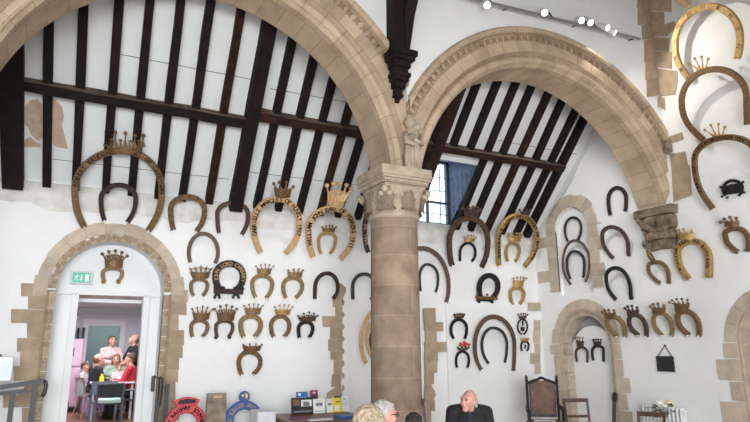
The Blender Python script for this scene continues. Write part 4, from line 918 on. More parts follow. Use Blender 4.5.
# ================================================================ HALL FURNITURE
def atD(x, y, d): return CAM + ray(x, y) * (d / FPX)
def atZ(x, y, Z): return hit(x, y, (0, 0, Z), (0, 0, 1))
def face(org, d): return frame(org, (d[1], -d[0], 0))           # local -y... x to the right, y along d
def fmtx(org, d):
    """local frame standing at org and looking along d (local +y = d)"""
    y = V((d[0], d[1], 0)).normalized(); x = V((y.y, -y.x, 0))
    return Matrix(((x.x, y.x, 0, org[0]), (x.y, y.y, 0, org[1]), (0, 0, 1, org[2]), (0, 0, 0, 1)))
def pm(name, bm, m, parent, smooth=False):
    """part built in the local frame of its thing"""
    bm.transform(MW[parent.name]); return mk(name, bm, m, parent, smooth)
# ---- handrails by the kitchen doorway
t = thing('handrail', 'dark grey metal handrail with two bars left of the kitchen doorway', 'handrail', (-.45, 8.3, 0))
Yr = 8.45
A, B = atY(-30, 392, Yr), atY(43, 381, Yr); A2, B2 = atY(-30, 394.5, Yr), atY(27, 389.5, Yr)
bm = NB(); bar(bm, A, B, .05, .055); mk('top_rail', bm, RAIL, t)
bm = NB(); bar(bm, (A2.x, Yr, A2.z - .03), (B2.x, Yr, B2.z - .01), .04, .045); mk('lower_rail', bm, RAIL, t)
for px, py in ((13, 392), (35, 384)):
    q = atY(px, py, Yr); bm = NB(); bar(bm, (q.x, Yr, 0), (q.x, Yr, q.z), .055, .055); mk('post', bm, RAIL, t)
bm = NB(); tube(bm, [B, B + V((.03, 0, -.01)), B + V((.04, 0, -.06)), B + V((.03, 0, -.15)), B + V((.01, 0, -.18))], .022, 10); mk('rail_end', bm, RAIL, t, smooth=True)
t = thing('handrail', 'dark grey metal handrail right of the kitchen doorway', 'handrail', (1.6, 8.5, 0))
Yr = 8.55
q = atY(167.5, 384, Yr); bm = NB(); bar(bm, (q.x, Yr, 0), (q.x, Yr, q.z), .05, .05); mk('post', bm, RAIL, t)
q = atY(159.5, 377, Yr); bm = NB(); tube(bm, [(q.x, Yr, q.z), (q.x + .02, Yr, q.z - .03), (q.x + .025, Yr, q.z - .14), (q.x + .015, Yr, q.z - .33), (q.x, Yr, q.z - .40)], [.025, .03, .032, .032, .018], 10); mk('rail_end', bm, RAIL, t, smooth=True)
bm = NB(); bar(bm, (q.x - .03, Yr, 0), (q.x + .0, Yr, q.z - .3), .05, .05); mk('post', bm, RAIL, t)
bm = NB(); bar(bm, (q.x, Yr, q.z - .16), atY(168, 386, Yr), .02, .02); mk('cross_bar', bm, RAIL, t)
bm = NB(); q2_ = atY(153.5, 376, Yr); box(bm, (q2_.x, Yr, q2_.z - .1), (.045, .05, .2), bev=.012); bar(bm, q2_, (q.x, Yr, q.z - .02), .025, .025); mk('end_plate', bm, RAIL, t)
# ---- white board at the left edge
t = thing('notice_board', 'white rounded notice board on a stand at the left edge', 'notice board', (-.75, 8.6, 0))
p, q = atY(-14, 357, 8.6), atY(10.8, 381, 8.6)
bm = NB(); box(bm, ((p.x + q.x) / 2, 8.6, (p.z + q.z) / 2), (q.x - p.x, .03, p.z - q.z), bev=.014); mk('board', bm, mat('white_board', (.82, .84, .88), .3), t)
bm = NB(); box(bm, ((p.x + q.x) / 2 + .08, 8.585, (p.z + q.z) / 2), (q.x - p.x - .16, .006, p.z - q.z - .09)); mk('sheet', bm, mat('pale_blue_sheet', (.66, .72, .82), .4), t)
bm = NB(); bar(bm, ((p.x + q.x) / 2, 8.63, 0), ((p.x + q.x) / 2, 8.63, p.z + .03), .03, .03); bar(bm, ((p.x + q.x) / 2 - .3, 8.63, .015), ((p.x + q.x) / 2 + .3, 8.63, .015), .03, .03); mk('stand', bm, RAIL, t)
p, q = atY(-6, 345, 8.57), atY(2.2, 357, 8.57)
# ---- bench with the coloured horseshoes
p = atZ(165, 440, .3)
BY = 8.48
t = thing('wooden_bench', 'low wooden bench against the back wall under the red and blue horseshoes', 'bench', (2.5, BY, 0))
bm = NB(); box(bm, (2.42, BY, .285), (2.1, .42, .05), bev=.006); mk('seat', bm, TABW, t)
for x in (1.48, 3.36):
    for y in (BY - .15, BY + .15): bm = NB(); box(bm, (x, y, .13), (.06, .06, .26)); mk('leg', bm, TABW, t)
def ring_shoe(label, cx_px, top_px, bot_z, wpx, band_px, m, text, tm, s0, s1, ts=.62):
    Y = BY - .02; c = atY(cx_px, top_px, Y); px = (atY(cx_px + 1, top_px, Y) - c).x; R = wpx * px / 2; w = band_px * px; h = c.z - bot_z
    M = Matrix(((1, 0, 0, c.x), (0, math.sin(-.16), -math.cos(.16), Y), (0, math.cos(.16), math.sin(-.16), bot_z), (0, 0, 0, 1)))
    M = Matrix(((1, 0, 0, c.x), (0, .14, -.99, Y), (0, .99, .14, bot_z), (0, 0, 0, 1)))
    t = thing('display_horseshoe', label, 'horseshoe', M)
    pts = path2d(V((-R * .55, w * .1)), V((-R, h - R)), V((0, h)), V((R, h - R)), V((R * .55, w * .1)), w)
    bm = NB(); sweep2d(bm, pts, w, .05, 1); pm('shoe', bm, m, t)
    bm = NB(); lettering(bm, pts, text, s0, s1, w * ts, .052); bm.transform(M); mk('lettering', bm, tm, t, recalc=False)
    return t, M, R, h, w, px
t, M, R, h, w_, px = ring_shoe('red enamelled horseshoe with nameplate leaning by the kitchen doorway jamb', 187.5, 403.5, .31, 42, 9.5, REDP, 'GREAT RAILWAY JOURNEYS', LETD, .18, .78)
bm = NB(); prism(bm, [V((x * px, h + y * px, .01)) for x, y in [(-9.5, -3)] + [(-13.5 + 27 * k / 8, 3.0 + 3.2 * math.sin(PI * k / 8)) for k in range(9)] + [(10, -3)] + [(5, -1), (-5, -1)]], (0, 0, .05)); pm('crest', bm, REDP, t)
bm = NB(); prism(bm, [V((x * px, h + y * px, .062)) for x, y in ((-9.5, -.8), (8.5, -.2), (9, 3.2), (4, 3.6), (-.5, 4.3), (-4, 3.4), (-7.5, 3.2))], (0, 0, .012)); pm('nameplate', bm, IRON, t)
t, M, R, h, w_, px = ring_shoe('blue enamelled horseshoe dated 2012 with round emblem, right of the grey slab', 245.5, 400.5, .31, 38, 8.5, BLUP, 'DIAMOND JUBILEE 2012', LETG, .12, .62)
bm = NB(); cyl(bm, (0, h + 3.6 * px, .005), (0, h + 3.6 * px, .05), 5.3 * px, seg=28); pm('emblem', bm, BLUP, t)
bm = NB(); cyl(bm, (0, h + 3.6 * px, .05), (0, h + 3.6 * px, .056), 4.3 * px, seg=24); pm('emblem_disc', bm, mat('emblem_blue', (.06, .10, .20), .4), t)
bm = NB()
prism(bm, [V((x * px, h + 3.6 * px + y * px, .057)) for x, y in ((.2, 3.2), (2.4, 2.4), (3.0, .3), (2.0, -2.3), (.6, -1.4), (.9, .4), (.1, 1.4))], (0, 0, .005)); pm('gold_figure', bm, GOLDB, t)
bm = NB(); prism(bm, [V((x * px, h + 3.6 * px + y * px, .057)) for x, y in ((-2.9, 1.4), (-1.6, 2.0), (-1.1, .2), (-2.2, -.4))], (0, 0, .005)); pm('white_figure', bm, PEGM, t)
p, q = atY(207, 393.5, BY), atY(226.5, 395, BY)
M = Matrix(((1, 0, 0, (p.x + q.x) / 2), (0, .99, .12, BY - .07), (0, -.12, .99, .318), (0, 0, 0, 1)))
t = thing('weathered_slab', 'weathered grey brown slab standing between the red and blue horseshoes', 'slab', M)
wd, hh = q.x - p.x, p.z - .31
bm = NB(); box(bm, (0, 0, hh / 2), (wd, .06, hh), bev=.01); bmesh.ops.subdivide_edges(bm, edges=[e for e in bm.edges if e.calc_length() > .15], cuts=5)
for v in bm.verts: v.co += V((random.uniform(-.004, .004), random.uniform(-.005, .005), random.uniform(-.003, .003)))
pm('slab', bm, mat('weathered_wood_stone', (.33, .28, .22), .95, 0, (.15, .12, .095), 9, .9, 22), t)
bm = NB(); box(bm, (.01, -.032, hh * .93), (wd * .42, .012, .028), bev=.004); pm('brass_plate', bm, TAN, t)
# ---- leaflet table
TZ = .76
p = atZ(276, 412, TZ)
tx0, ty1 = 2.80, 8.5; tx1, ty0 = 3.95, 7.1
t = thing('wooden_table', 'dark wooden table with leaflets against the back wall, left of the column', 'table', ((tx0 + tx1) / 2, (ty0 + ty1) / 2, 0))
bm = NB(); box(bm, ((tx0 + tx1) / 2, (ty0 + ty1) / 2, TZ - .018), (tx1 - tx0, ty1 - ty0, .036), bev=.005); mk('table_top', bm, TABW, t)
bm = NB(); box(bm, ((tx0 + tx1) / 2, (ty0 + ty1) / 2, TZ - .09), (tx1 - tx0 - .14, ty1 - ty0 - .14, .10)); mk('apron', bm, CHRW, t)
for x in (tx0 + .07, tx1 - .07):
    for y in (ty0 + .07, ty1 - .07): bm = NB(); lathe(bm, (x, y, 0), [(.025, 0), (.035, .1), (.028, .3), (.04, .5), (.03, .62), (.04, .66), (.04, .72)], 12); mk('leg', bm, CHRW, t)
def card(name, label, cat, px0, px1, py0, py1, Y, m, arts=(), lean=.18, thick=.02, group=None):
    """upright leaflet or holder standing on the table; arts are printed panels (u0,u1,v0,v1,material)"""
    p, q = atY(px0, py1, Y), atY(px1, py0, Y); wd = (atY(px1, py1, Y) - p).x; hh = (q.z - TZ) / math.cos(lean)
    M = Matrix(((1, 0, 0, p.x + wd / 2), (0, math.cos(lean), math.sin(lean), Y), (0, -math.sin(lean), math.cos(lean), TZ + .002), (0, 0, 0, 1)))
    t = thing(name, label, cat, M, group)
    bm = NB(); box(bm, (0, 0, hh / 2), (wd, thick, hh), bev=.002); pm('sheet', bm, m, t)
    for k, (u0, u1, v0, v1, mm) in enumerate(arts):
        bm = NB(); box(bm, (((u0 + u1) / 2 - .5) * wd, -thick / 2 - .002, (v0 + v1) / 2 * hh), ((u1 - u0) * wd, .004, (v1 - v0) * hh)); pm('printed_panel', bm, mm, t)
    bm = NB(); bar(bm, (0, thick / 2, hh * .55), (0, .10 + hh * .12, .012 + hh * .10 * 0 + .02), wd * .5, .004); pm('back_strut', bm, m, t)
    return t
BLK = mat('glossy_black_print', (.02, .02, .025), .3); PAP = mat('white_paper', (.82, .82, .83), .5); BLP = mat('blue_print', (.05, .13, .42), .4); LBP = mat('light_blue_print', (.35, .52, .75), .4)
MAG = mat('maroon_print', (.22, .03, .09), .4); YEL = mat('yellow_print', (.85, .66, .03), .4); GRP = mat('grey_photo_print', (.22, .22, .24), .4); PKP = mat('pink_print', (.75, .50, .50), .4); BRP = mat('brown_photo_print', (.22, .10, .08), .4)
card('leaflet', 'blue leaflet standing behind the black brochure on the table', 'leaflet', 297, 308, 392, 414, 8.42, BLP, ((.1, .9, .62, .75, LBP), (.15, .4, .82, .93, PAP), (.55, .9, .45, .62, LBP)))
card('leaflet', 'maroon leaflet standing behind the white holders on the table', 'leaflet', 311, 318.5, 390.5, 414, 8.46, MAG, ((.15, .85, .6, .75, BLK), (.3, .7, .85, .92, PKP)))
card('brochure', 'wide black picture brochure standing at the left end of the leaflets', 'brochure', 291.5, 312.5, 397.5, 417, 8.28, BLK, ((.08, .38, .52, .88, BRP), (.46, .96, .45, .85, PAP), (.55, .86, .46, .76, GRP), (.1, .95, .12, .2, GRP)))
card('leaflet_holder', 'white leaflet holder with grey photo, right beside the black brochure', 'leaflet holder', 313.5, 325, 399, 417, 8.26, PAP, ((.2, .8, .5, .74, GRP), (.2, .8, .84, .9, PKP), (.15, .85, .12, .16, GRP)))
card('leaflet_holder', 'small white leaflet holder between the photo one and the yellow leaflet', 'leaflet holder', 326.5, 333.5, 399.5, 417, 8.27, PAP, ((.2, .8, .55, .72, GRP), (.1, .9, .86, .93, PKP)))
card('leaflet', 'tall bright yellow leaflet with black heading on the table', 'leaflet', 333.5, 341.5, 396, 417, 8.25, YEL, ((.1, 1.0, .88, .99, BLK), (.15, .7, .1, .4, PAP), (.3, .8, .6, .66, BLK)))
card('leaflet', 'white printed leaflet at the right end of the table row', 'leaflet', 342.2, 349.5, 396.5, 417, 8.27, PAP, ((.15, .8, .62, .64, GRP), (.15, .8, .52, .54, GRP), (.15, .8, .42, .44, GRP), (.15, .5, .8, .86, GRP)))
def flat(name, label, cat, pxa, pxb, pya, pyb, m, z=TZ, h=.012):
    a, b = atZ(pxa, pya, z), atZ(pxb, pyb, z); bm = NB(); box(bm, ((a.x + b.x) / 2, (a.y + b.y) / 2, z + h / 2 + .001), (abs(b.x - a.x), max(abs(b.y - a.y), .12), h), bev=.002); return tag(mk(name, bm, m), label, cat)
flat('leaflet', 'flat white sheet lying on the table before the holders', 'leaflet', 310, 330, 421, 419, PAP)
flat('booklet', 'flat dark booklet lying at the right end of the leaflet table', 'booklet', 341, 352, 419, 416, BLP, h=.03)
flat('booklet', 'small flat purple booklet lying before the black brochure', 'booklet', 293, 304, 419.5, 417.5, MAG)
# ---- white cloth covered stand left of the table
p, q = atY(257, 412, 8.05), atY(275, 411, 8.05)
bm = NB(); vs = []
x0, x1, zt_ = p.x, q.x, p.z
N_ = 40; top = []; bot = []
for k in range(N_):
    a = 2 * PI * k / N_; sx = max(-1, min(1, 1.35 * math.cos(a))); sy = max(-1, min(1, 1.35 * math.sin(a)))
    f = 1.0 + .05 * math.cos(a * 9)
    top.append(bm.verts.new(((x0 + x1) / 2 + sx * (x1 - x0) / 2, 8.2 + sy * .2, zt_)))
    bot.append(bm.verts.new(((x0 + x1) / 2 + sx * (x1 - x0) / 2 * f + .03 * sx, 8.2 + sy * .2 * f + .03 * sy, .02)))
for k in range(N_): bm.faces.new((top[k], top[(k + 1) % N_], bot[(k + 1) % N_], bot[k]))
bm.faces.new(top[::-1])
tag(mk('cloth_covered_stand', bm, mat('white_cloth', (.80, .80, .83), .9, 0, (.70, .70, .74), 8, .3, 18)), 'white cloth covered stand between the blue horseshoe and the leaflet table', 'stand')
# ---- throne chair
def twist_post(bm, x, y, z0, z1, r=.02, turns=7):
    n = 60
    for ph in (0, PI): tube(bm, [(x + r * .6 * math.cos(ph + 2 * PI * turns * k / n), y + r * .6 * math.sin(ph + 2 * PI * turns * k / n), z0 + (z1 - z0) * k / n) for k in range(n + 1)], r * .8, 6)
d = 10.3; u = (539 - 375) / 605.
M = fmtx((d * (.474 + .88 * u), d * (.88 - .474 * u), 0), (-.62, -.78)) @ Matrix.Scale(.94, 4)
t = thing('throne_chair', 'tall dark carved armchair with brown leather back by the corner', 'armchair', M)
bm = NB(); box(bm, (0, .03, .45), (.62, .54, .07), bev=.012); pm('seat', bm, THRD, t)
bm = NB(); box(bm, (0, .03, .50), (.50, .44, .03), bev=.012); pm('seat_pad', bm, LEATH, t)
for sx in (-1, 1):
    bm = NB(); twist_post(bm, sx * .265, -.23, .53, 1.17); lathe(bm, (sx * .265, -.23, 1.16), [(.025, 0), (.035, .02), (.02, .04), (.03, .07), (.008, .11)], 12); lathe(bm, (sx * .265, -.23, 0), [(.03, 0), (.03, .42), (.02, .54)], 10); pm('back_post', bm, THRD, t)
    bm = NB(); lathe(bm, (sx * .28, .26, 0), [(.032, 0), (.04, .05), (.024, .1), (.032, .25), (.024, .38), (.034, .42)], 12); pm('front_leg', bm, THRD, t)
    bm = NB(); lathe(bm, (sx * .28, .26, .48), [(.03, 0), (.02, .05), (.03, .11), (.02, .18), (.028, .2)], 12); pm('arm_post', bm, THRD, t)
    bm = NB(); tube(bm, [(sx * .275, -.22, .74), (sx * .285, -.05, .735), (sx * .295, .16, .71), (sx * .295, .30, .70), (sx * .295, .33, .67)], [.03, .032, .034, .04, .025], 8); pm('arm', bm, THRD, t)
bm = NB(); n = 16
prism(bm, [V((-.20, -.215, .60))] + [V((.20, -.215, .60))] + [V((.205, -.225, 1.12))] + [V((.205 - .41 * k / n, -.225, 1.12 + .055 * math.sin(PI * k / n))) for k in range(1, n)] + [V((-.205, -.225, 1.12))], (0, -.035, 0)); pm('back_panel', bm, LEATH, t)
bm = NB()
tube(bm, [(-.25 + .5 * k / 16, -.24, 1.125 + .075 * math.sin(PI * k / 16) + (.02 if 6 < k < 10 else 0)) for k in range(17)], .024, 8)
for sx in (-1, 1): bar(bm, (sx * .212, -.24, .58), (sx * .215, -.24, 1.13), .02, .035); sph(bm, (sx * .20, -.24, 1.155), .022)
sph(bm, (0, -.24, 1.225), .028); sph(bm, (-.045, -.24, 1.215), .02); sph(bm, (.045, -.24, 1.215), .02)
pm('crest_frame', bm, THRD, t)
bm = NB(); box(bm, (0, -.235, .575), (.46, .04, .06), bev=.008); pm('back_rail', bm, THRD, t)
bm = NB(); box(bm, (0, .26, .22), (.54, .03, .05)); pm('stretcher', bm, THRD, t)
bm = NB(); M2 = fmtx((0, 0, 0), (0, 1)); box(bm, (.02, .06, .521), (.36, .22, .008)); bm.transform(M)
tag(mk('paper_sheet', bm, PAP), 'white paper sheet lying on the seat of the throne chair', 'paper')
# ---- plain wooden chairs
def chair(label, org, dirv, H=.86, W=.40, m=CHRW, rails=(1, .72), group=None, posts_r=.02):
    M = fmtx(org, dirv); t = thing('wooden_chair', label, 'chair', M, group)
    bm = NB(); box(bm, (0, 0, .44), (W, .40, .03), bev=.006); pm('seat', bm, m, t)
    for sx in (-1, 1):
        bm = NB(); bar(bm, (sx * (W / 2 - .02), .17, 0), (sx * (W / 2 - .02), .17, .43), .035, .035); pm('leg', bm, m, t)
        bm = NB(); bar(bm, (sx * (W / 2 - .018), -.19, 0), (sx * (W / 2 - .018), -.18, .45), .035, .035); bar(bm, (sx * (W / 2 - .018), -.18, .44), (sx * (W / 2 - .012), -.24, H), .034, .030); pm('back_post', bm, m, t)
    for r in rails:
        bm = NB(); z = H * r; box(bm, (0, -.18 - .06 * (z - .44) / (H - .44), z - .03), (W - .01, .026, .06 if r == 1 else .04), bev=.005); pm('back_rail', bm, m, t)
    bm = NB(); bar(bm, (-W / 2 + .02, .17, .22), (W / 2 - .02, .17, .22), .02, .025); pm('stretcher', bm, m, t)
    return t
def ground(px, d): 
    u = (px - 375) / 605.; return (d * (.474 + .88 * u), d * (.88 - .474 * u), 0)
chair('brown wooden chair with two back rails right beside the throne chair', ground(575, 9.7), (-.45, -.89))
chair('brown wooden chair whose top rail shows before the white radiator', ground(638.5, 8.0), (-.9, -.45), .83, .34)
# ---- radiator
a, b = atX(642, 404, 8.40), atX(684, 411, 8.40)
y0, y1, zt_ = b.y, a.y, (a.z + b.z) / 2
WHT = mat('radiator_white', (.83, .84, .84), .4)
t = thing('radiator', 'white column radiator on the end wall behind the flowers', 'radiator', (8.4, (y0 + y1) / 2, 0))
nc = 11
for k in range(nc):
    y = y0 + (y1 - y0) * (k + .5) / nc; bm = NB()
    for dx in (-.05, 0, .05): tube(bm, [(8.42 + dx, y, .16), (8.42 + dx, y, zt_ - .02)], .017, 8)
    for z in (.15, zt_ - .01): tube(bm, [(8.36, y, z), (8.42, y, z + (.012 if z > .3 else -.01)), (8.48, y, z)], .022, 8)
    mk('column', bm, WHT, t, smooth=True)
for z in (.17, zt_ - .03): bm = NB(); cyl(bm, (8.42, y0, z), (8.42, y1, z), .018); mk('header_pipe', bm, WHT, t)
for y in (y0 + .1, y1 - .1): bm = NB(); box(bm, (8.42, y, .07), (.12, .03, .14)); mk('foot', bm, WHT, t)
# ---- flowers on a stool
fp = ground(656, 9.1); fx, fy = fp[0], fp[1]
t = thing('wooden_stool', 'small wooden stool under the white flowers', 'stool', (fx, fy, 0))
bm = NB(); lathe(bm, (fx, fy, .45), [(.17, 0), (.18, .015), (.17, .03)], 24); mk('seat', bm, TABW, t)
for k in range(4): a = PI / 4 + k * PI / 2; bm = NB(); bar(bm, (fx + .16 * math.cos(a), fy + .16 * math.sin(a), 0), (fx + .11 * math.cos(a), fy + .11 * math.sin(a), .455), .03, .03); mk('leg', bm, TABW, t)
t = thing('flower_vase', 'vase of white and cream roses with green leaves before the radiator', 'flowers', (fx, fy, .48))
bm = NB(); lathe(bm, (fx, fy, .481), [(.04, 0), (.06, .03), (.055, .10), (.035, .15), (.045, .18)], 20); mk('vase', bm, mat('grey_glass', (.35, .40, .42), .2), t, smooth=True)
LEAF = mat('leaf_green', (.10, .16, .08), .6, 0, (.05, .09, .045), 10); PET = mat('white_petals', (.86, .85, .80), .7); PETC = mat('cream_petals', (.88, .72, .48), .7)
rg = random.Random(4)
for k in range(26):
    a = rg.uniform(0, 2 * PI); r = rg.uniform(.02, .10); z = rg.uniform(.66, .84); bm = NB()
    c = V((fx + r * math.cos(a), fy + r * math.sin(a), z)); e = V((math.cos(a), math.sin(a), rg.uniform(-.3, .6))).normalized(); s = e.cross(V((0, 0, 1))).normalized(); n_ = s.cross(e)
    l = rg.uniform(.06, .11); w_ = l * .4
    v = [bm.verts.new(q) for q in (c, c + e * l * .4 + s * w_ - n_ * .01, c + e * l, c + e * l * .4 - s * w_ - n_ * .01, c + e * l * .45 + n_ * .012)]
    for i in range(4): bm.faces.new((v[i], v[(i + 1) % 4], v[4]))
    tube(bm, [(fx, fy, .64), c], .003, 5); mk('leaf', bm, LEAF, t, recalc=False)
cv = V((cr.x, cr.y, 0)).normalized()
for off, z, r, m in ((-.085, .87, .06, PET), (.06, .865, .062, PETC), (-.02, .82, .045, PET)):
    bm = NB(); c = V((fx, fy, z)) + cv * off - V((fh.x, fh.y, 0)) * .06
    sph(bm, c, r * .55, sub=2)
    for k in range(9):
        a = k * 2.4; q = c + V((math.cos(a), math.sin(a), rg.uniform(-.5, .5))) * r * .5; sph(bm, q, r * .5, (1, 1, .8), 2)
    mk('rose', bm, m, t, smooth=True)
# ---- guitar against the door jamb
gp = atX(622, 420, 8.40); gy = gp.y
M = Matrix(((0, 0, -1, 8.20), (-1, 0, 0, gy), (0, 1, 0, .02), (0, 0, 0, 1)))
lean = Matrix.Rotation(-.14, 4, 'X')
M = Matrix.Translation((8.22, gy, .02)) @ Matrix.Rotation(.16, 4, 'Y') @ Matrix(((0, 0, -1, 0), (-1, 0, 0, 0), (0, 1, 0, 0), (0, 0, 0, 1)))
t = thing('guitar', 'dark guitar leaning on the right jamb of the corner doorway', 'guitar', M)
bm = NB(); pr = []
for k in range(32):
    a = 2 * PI * k / 32; yy = .20 + .20 * math.sin(a); hw = (.155 if yy < .22 else .12) * abs(math.cos(a)) ** .6 * (1 - .25 * math.exp(-((yy - .25) / .05) ** 2))
    pr.append(V((hw * (1 if math.cos(a) > 0 else -1), yy, 0)))
prism(bm, pr, (0, 0, .09)); pm('body', bm, mat('guitar_wood', (.22, .10, .04), .3), t)
bm = NB(); box(bm, (0, .56, .085), (.055, .40, .03), bev=.006); pm('neck', bm, mat('neck_grey_black', (.05, .06, .065), .5), t)
bm = NB(); prism(bm, [V((-.03, .76, .075)), V((.03, .76, .075)), V((.045, .80, .07)), V((.04, .90, .06)), V((0, .915, .06)), V((-.04, .90, .06)), V((-.045, .80, .07))], (0, 0, .02)); hd = pm('headstock', bm, MAR, t)
for k in range(3):
    for sx in (-1, 1): bm = NB(); cyl(bm, (sx * .04, .80 + .035 * k, .078), (sx * .062, .80 + .035 * k, .078), .006); sph(bm, (sx * .066, .80 + .035 * k, .078), .011, (1, .8, .6)); bm.transform(M); mk('tuning_peg', bm, RUST, hd)
bm = NB(); cyl(bm, (0, .24, .088), (0, .24, .093), .045, seg=20); pm('sound_hole', bm, IRON, t)
# ---- slate plaque
a, b = atX(656.5, 356, XE - .02), atX(675, 372, XE - .02); c = atX(665.3, 345.5, XE)
t = thing('slate_plaque', 'black square slate hung by a cord on the end wall', 'plaque', (XE, (a.y + b.y) / 2, b.z))
bm = NB(); pl = []
for k in range(8): pl.append((a.y + random.uniform(-.006, .006), b.z + (a.z - b.z) * k / 7))
for k in range(8): pl.append((b.y + random.uniform(-.006, .006), a.z + (b.z - a.z) * k / 7))
prism(bm, [V((XE - .035, y, z)) for y, z in pl], (.025, 0, 0)); mk('slate', bm, SLATE, t)
bm = NB()
tube(bm, [(XE - .02, a.y - .02, a.z - .01), (XE - .012, c.y, c.z), (XE - .02, b.y + .02, a.z - .01)], .008, 6); mk('cord', bm, RUST, t)
bm = NB(); sph(bm, (XE - .01, c.y, c.z), .016, sub=2); mk('nail', bm, IRON, t)
bm = NB()
for k in range(5): bar(bm, (XE - .037, a.y - .05, a.z - .04 - .04 * k), (XE - .037, b.y + .05, a.z - .04 - .04 * k), .004, .006)
mk('incised_lines', bm, GREY, t)
# ---- track and spot lamps on the arcade wall
TY = YF - .13
A, B = atY(455, -5.5, TY), atY(640, 39, TY)
t = thing('lighting_track', 'thin dark lighting track rising across the wall above the right arch', 'lighting track', A)
bm = NB(); bar(bm, A, B, .035, .03); mk('track', bm, mat('track_grey', (.30, .30, .31), .5, .4), t)
for f in (.25, .62, .97): q = A.lerp(B, f); bm = NB(); tube(bm, [q, (q.x, YF + .002, q.z + .02)], .01, 6); mk('bracket', bm, RAIL, t)
LIT = mat('lit_lamp_glass', (1, 1, 1), .3, emis=((1, .98, .95), 3))
def lampobj(label, px, py, tgt, lens=True):
    q = atY(px, py, TY - .05); tg = V(tgt); dv = (tg - q).normalized(); t = thing('spot_lamp', label, 'spot lamp', q, 'spot lamps on the lighting track')
    bm = NB(); cyl(bm, q - dv * .11, q + dv * .07, .042, .052, 18); mk('lamp_head', bm, PNT, t, smooth=False)
    if lens: bm = NB(); cyl(bm, q + dv * .071, q + dv * .078, .042, seg=18); mk('lens', bm, LIT, t)
    f = (px - 455) / 185.; k = A.lerp(B, f); bm = NB(); tube(bm, [q, ((q.x + k.x) / 2, q.y - .0, (q.z + k.z) / 2 + .03), k], .014, 6); mk('bracket', bm, RAIL, t)
    return q, dv
lampobj('bright white spot lamp nearest the wall post on the track', 486, 4, (3.5, 2.5, 3.0))
lampobj('white spot lamp in the middle of the track, alone', 543, 12, (4.5, 2.5, 3.5))
lampobj('left lamp of the bright pair on the track', 580, 20, (5.0, 2.6, 3.8))
q1, d1 = lampobj('right lamp of the bright pair on the track', 588.5, 21, (6.2, 2.8, 3.0))
lampobj('upper lamp of the pair at the right end of the track', 604, 27, (7.6, 3.0, 4.6))
q2p, d2 = lampobj('lower lamp of the pair at the right end of the track', 611, 31, (8.5, 4.4, 5.2))
spot('track_spot_beam', tuple(q2p + d2 * .12), (8.5, 4.5, 5.4), 60, 120, rad=.022)
spot('track_pair_beam', tuple(q1 + d1 * .12), (8.5, 5.2, 3.0), 30, 90, rad=.03)

# ================================================================ KITCHEN FURNITURE
WICK = mat('dark_woven_seat', (.06, .07, .075), .7, 0, (.035, .04, .045), 60, .4, 90); MINT = mat('pale_green_cushion', (.50, .66, .60), .9); GMET = mat('grey_chair_metal', (.16, .18, .20), .5, .3)
BWV = mat('blue_grey_mesh', (.22, .30, .42), .7); SHELL = mat('white_shell_plastic', (.78, .78, .78), .4); BEECH = mat('beech_wood', (.50, .30, .15), .5)
def metal_chair(label, px, d, dirv, mb, mf, cushion=None, H=.86):
    g = ground(px, d); M = fmtx((g[0], g[1], KF), dirv); t = thing('metal_chair', label, 'chair', M @ Matrix.Scale(.9, 4), 'metal chairs at the kitchen table')
    MW[t.name] = M @ Matrix.Scale(.9, 4)
    bm = NB(); box(bm, (0, 0, .43), (.50, .46, .03), bev=.008); pm('seat', bm, mb, t)
    if cushion: bm = NB(); box(bm, (0, -.01, .485), (.46, .44, .085), bev=.03); pm('cushion', bm, cushion, t)
    bm = NB(); prism(bm, [V((-.25, -.24, .585)), V((.25, -.24, .585)), V((.255, -.30, H)), V((-.255, -.30, H))], (0, .02, 0)); pm('backrest', bm, mb, t)
    for sx in (-1, 1):
        bm = NB(); tube(bm, [(sx * .265, -.30, 0), (sx * .262, -.225, .42), (sx * .262, -.31, H)], .018, 8); pm('back_leg', bm, mf, t)
        bm = NB(); tube(bm, [(sx * .265, .26, 0), (sx * .262, .20, .42), (sx * .262, .16, .62)], .018, 8); pm('front_leg', bm, mf, t)
        bm = NB(); tube(bm, [(sx * .262, -.24, .64), (sx * .275, 0, .66), (sx * .262, .18, .63)], .02, 8); pm('armrest', bm, mf, t)
    bm = NB(); bar(bm, (-.262, -.31, H), (.262, -.31, H), .03, .03); pm('top_rail', bm, mf, t)
    return t
metal_chair('dark woven metal chair with pale green cushion facing away in the kitchen doorway', 113, 12.2, (.05, 1), WICK, GMET, MINT)
metal_chair('grey metal chair under the person in red in the kitchen', 134, 13.1, (-.9, .35), WICK, GMET)
metal_chair('blue grey mesh chair just beyond the green cushioned one', 107, 12.75, (.05, 1), BWV, GMET)
g = ground(92, 13.2); M = fmtx((g[0], g[1], KF), (.92, .38)); t = thing('shell_chair', 'white shell chair with wooden legs under the man in black', 'chair', M)
bm = NB(); rows = []
for i in range(9):
    u_ = i / 8; row = []
    for j in range(9):
        v_ = j / 8 - .5
        if u_ < .5: y = .22 - .42 * u_ * 2; z = .46 - .02 * math.sin(u_ * 2 * PI)
        else: y = -.20 - .06 * (u_ - .5) * 2; z = .46 + .38 * (u_ - .5) * 2
        row.append(bm.verts.new((v_ * .46 * (1 - .3 * max(0, u_ - .7)), y + .16 * abs(v_) ** 2 * (u_ > .5), z + .35 * v_ * v_ * (u_ <= .5))))
    rows.append(row)
for A_, B_ in zip(rows, rows[1:]):
    for j in range(8): bm.faces.new((A_[j], A_[j + 1], B_[j + 1], B_[j]))
bmesh.ops.solidify(bm, geom=bm.faces[:], thickness=.015); pm('shell', bm, SHELL, t, smooth=True)
for sx in (-1, 1):
    for sy in (-1, 1): bm = NB(); tube(bm, [(sx * .12, sy * .12, .44), (sx * .22, sy * .22, 0)], [.018, .012], 8); pm('leg', bm, BEECH, t)
g0 = ground(113, 13.35)
tx, ty = g0[0], g0[1]
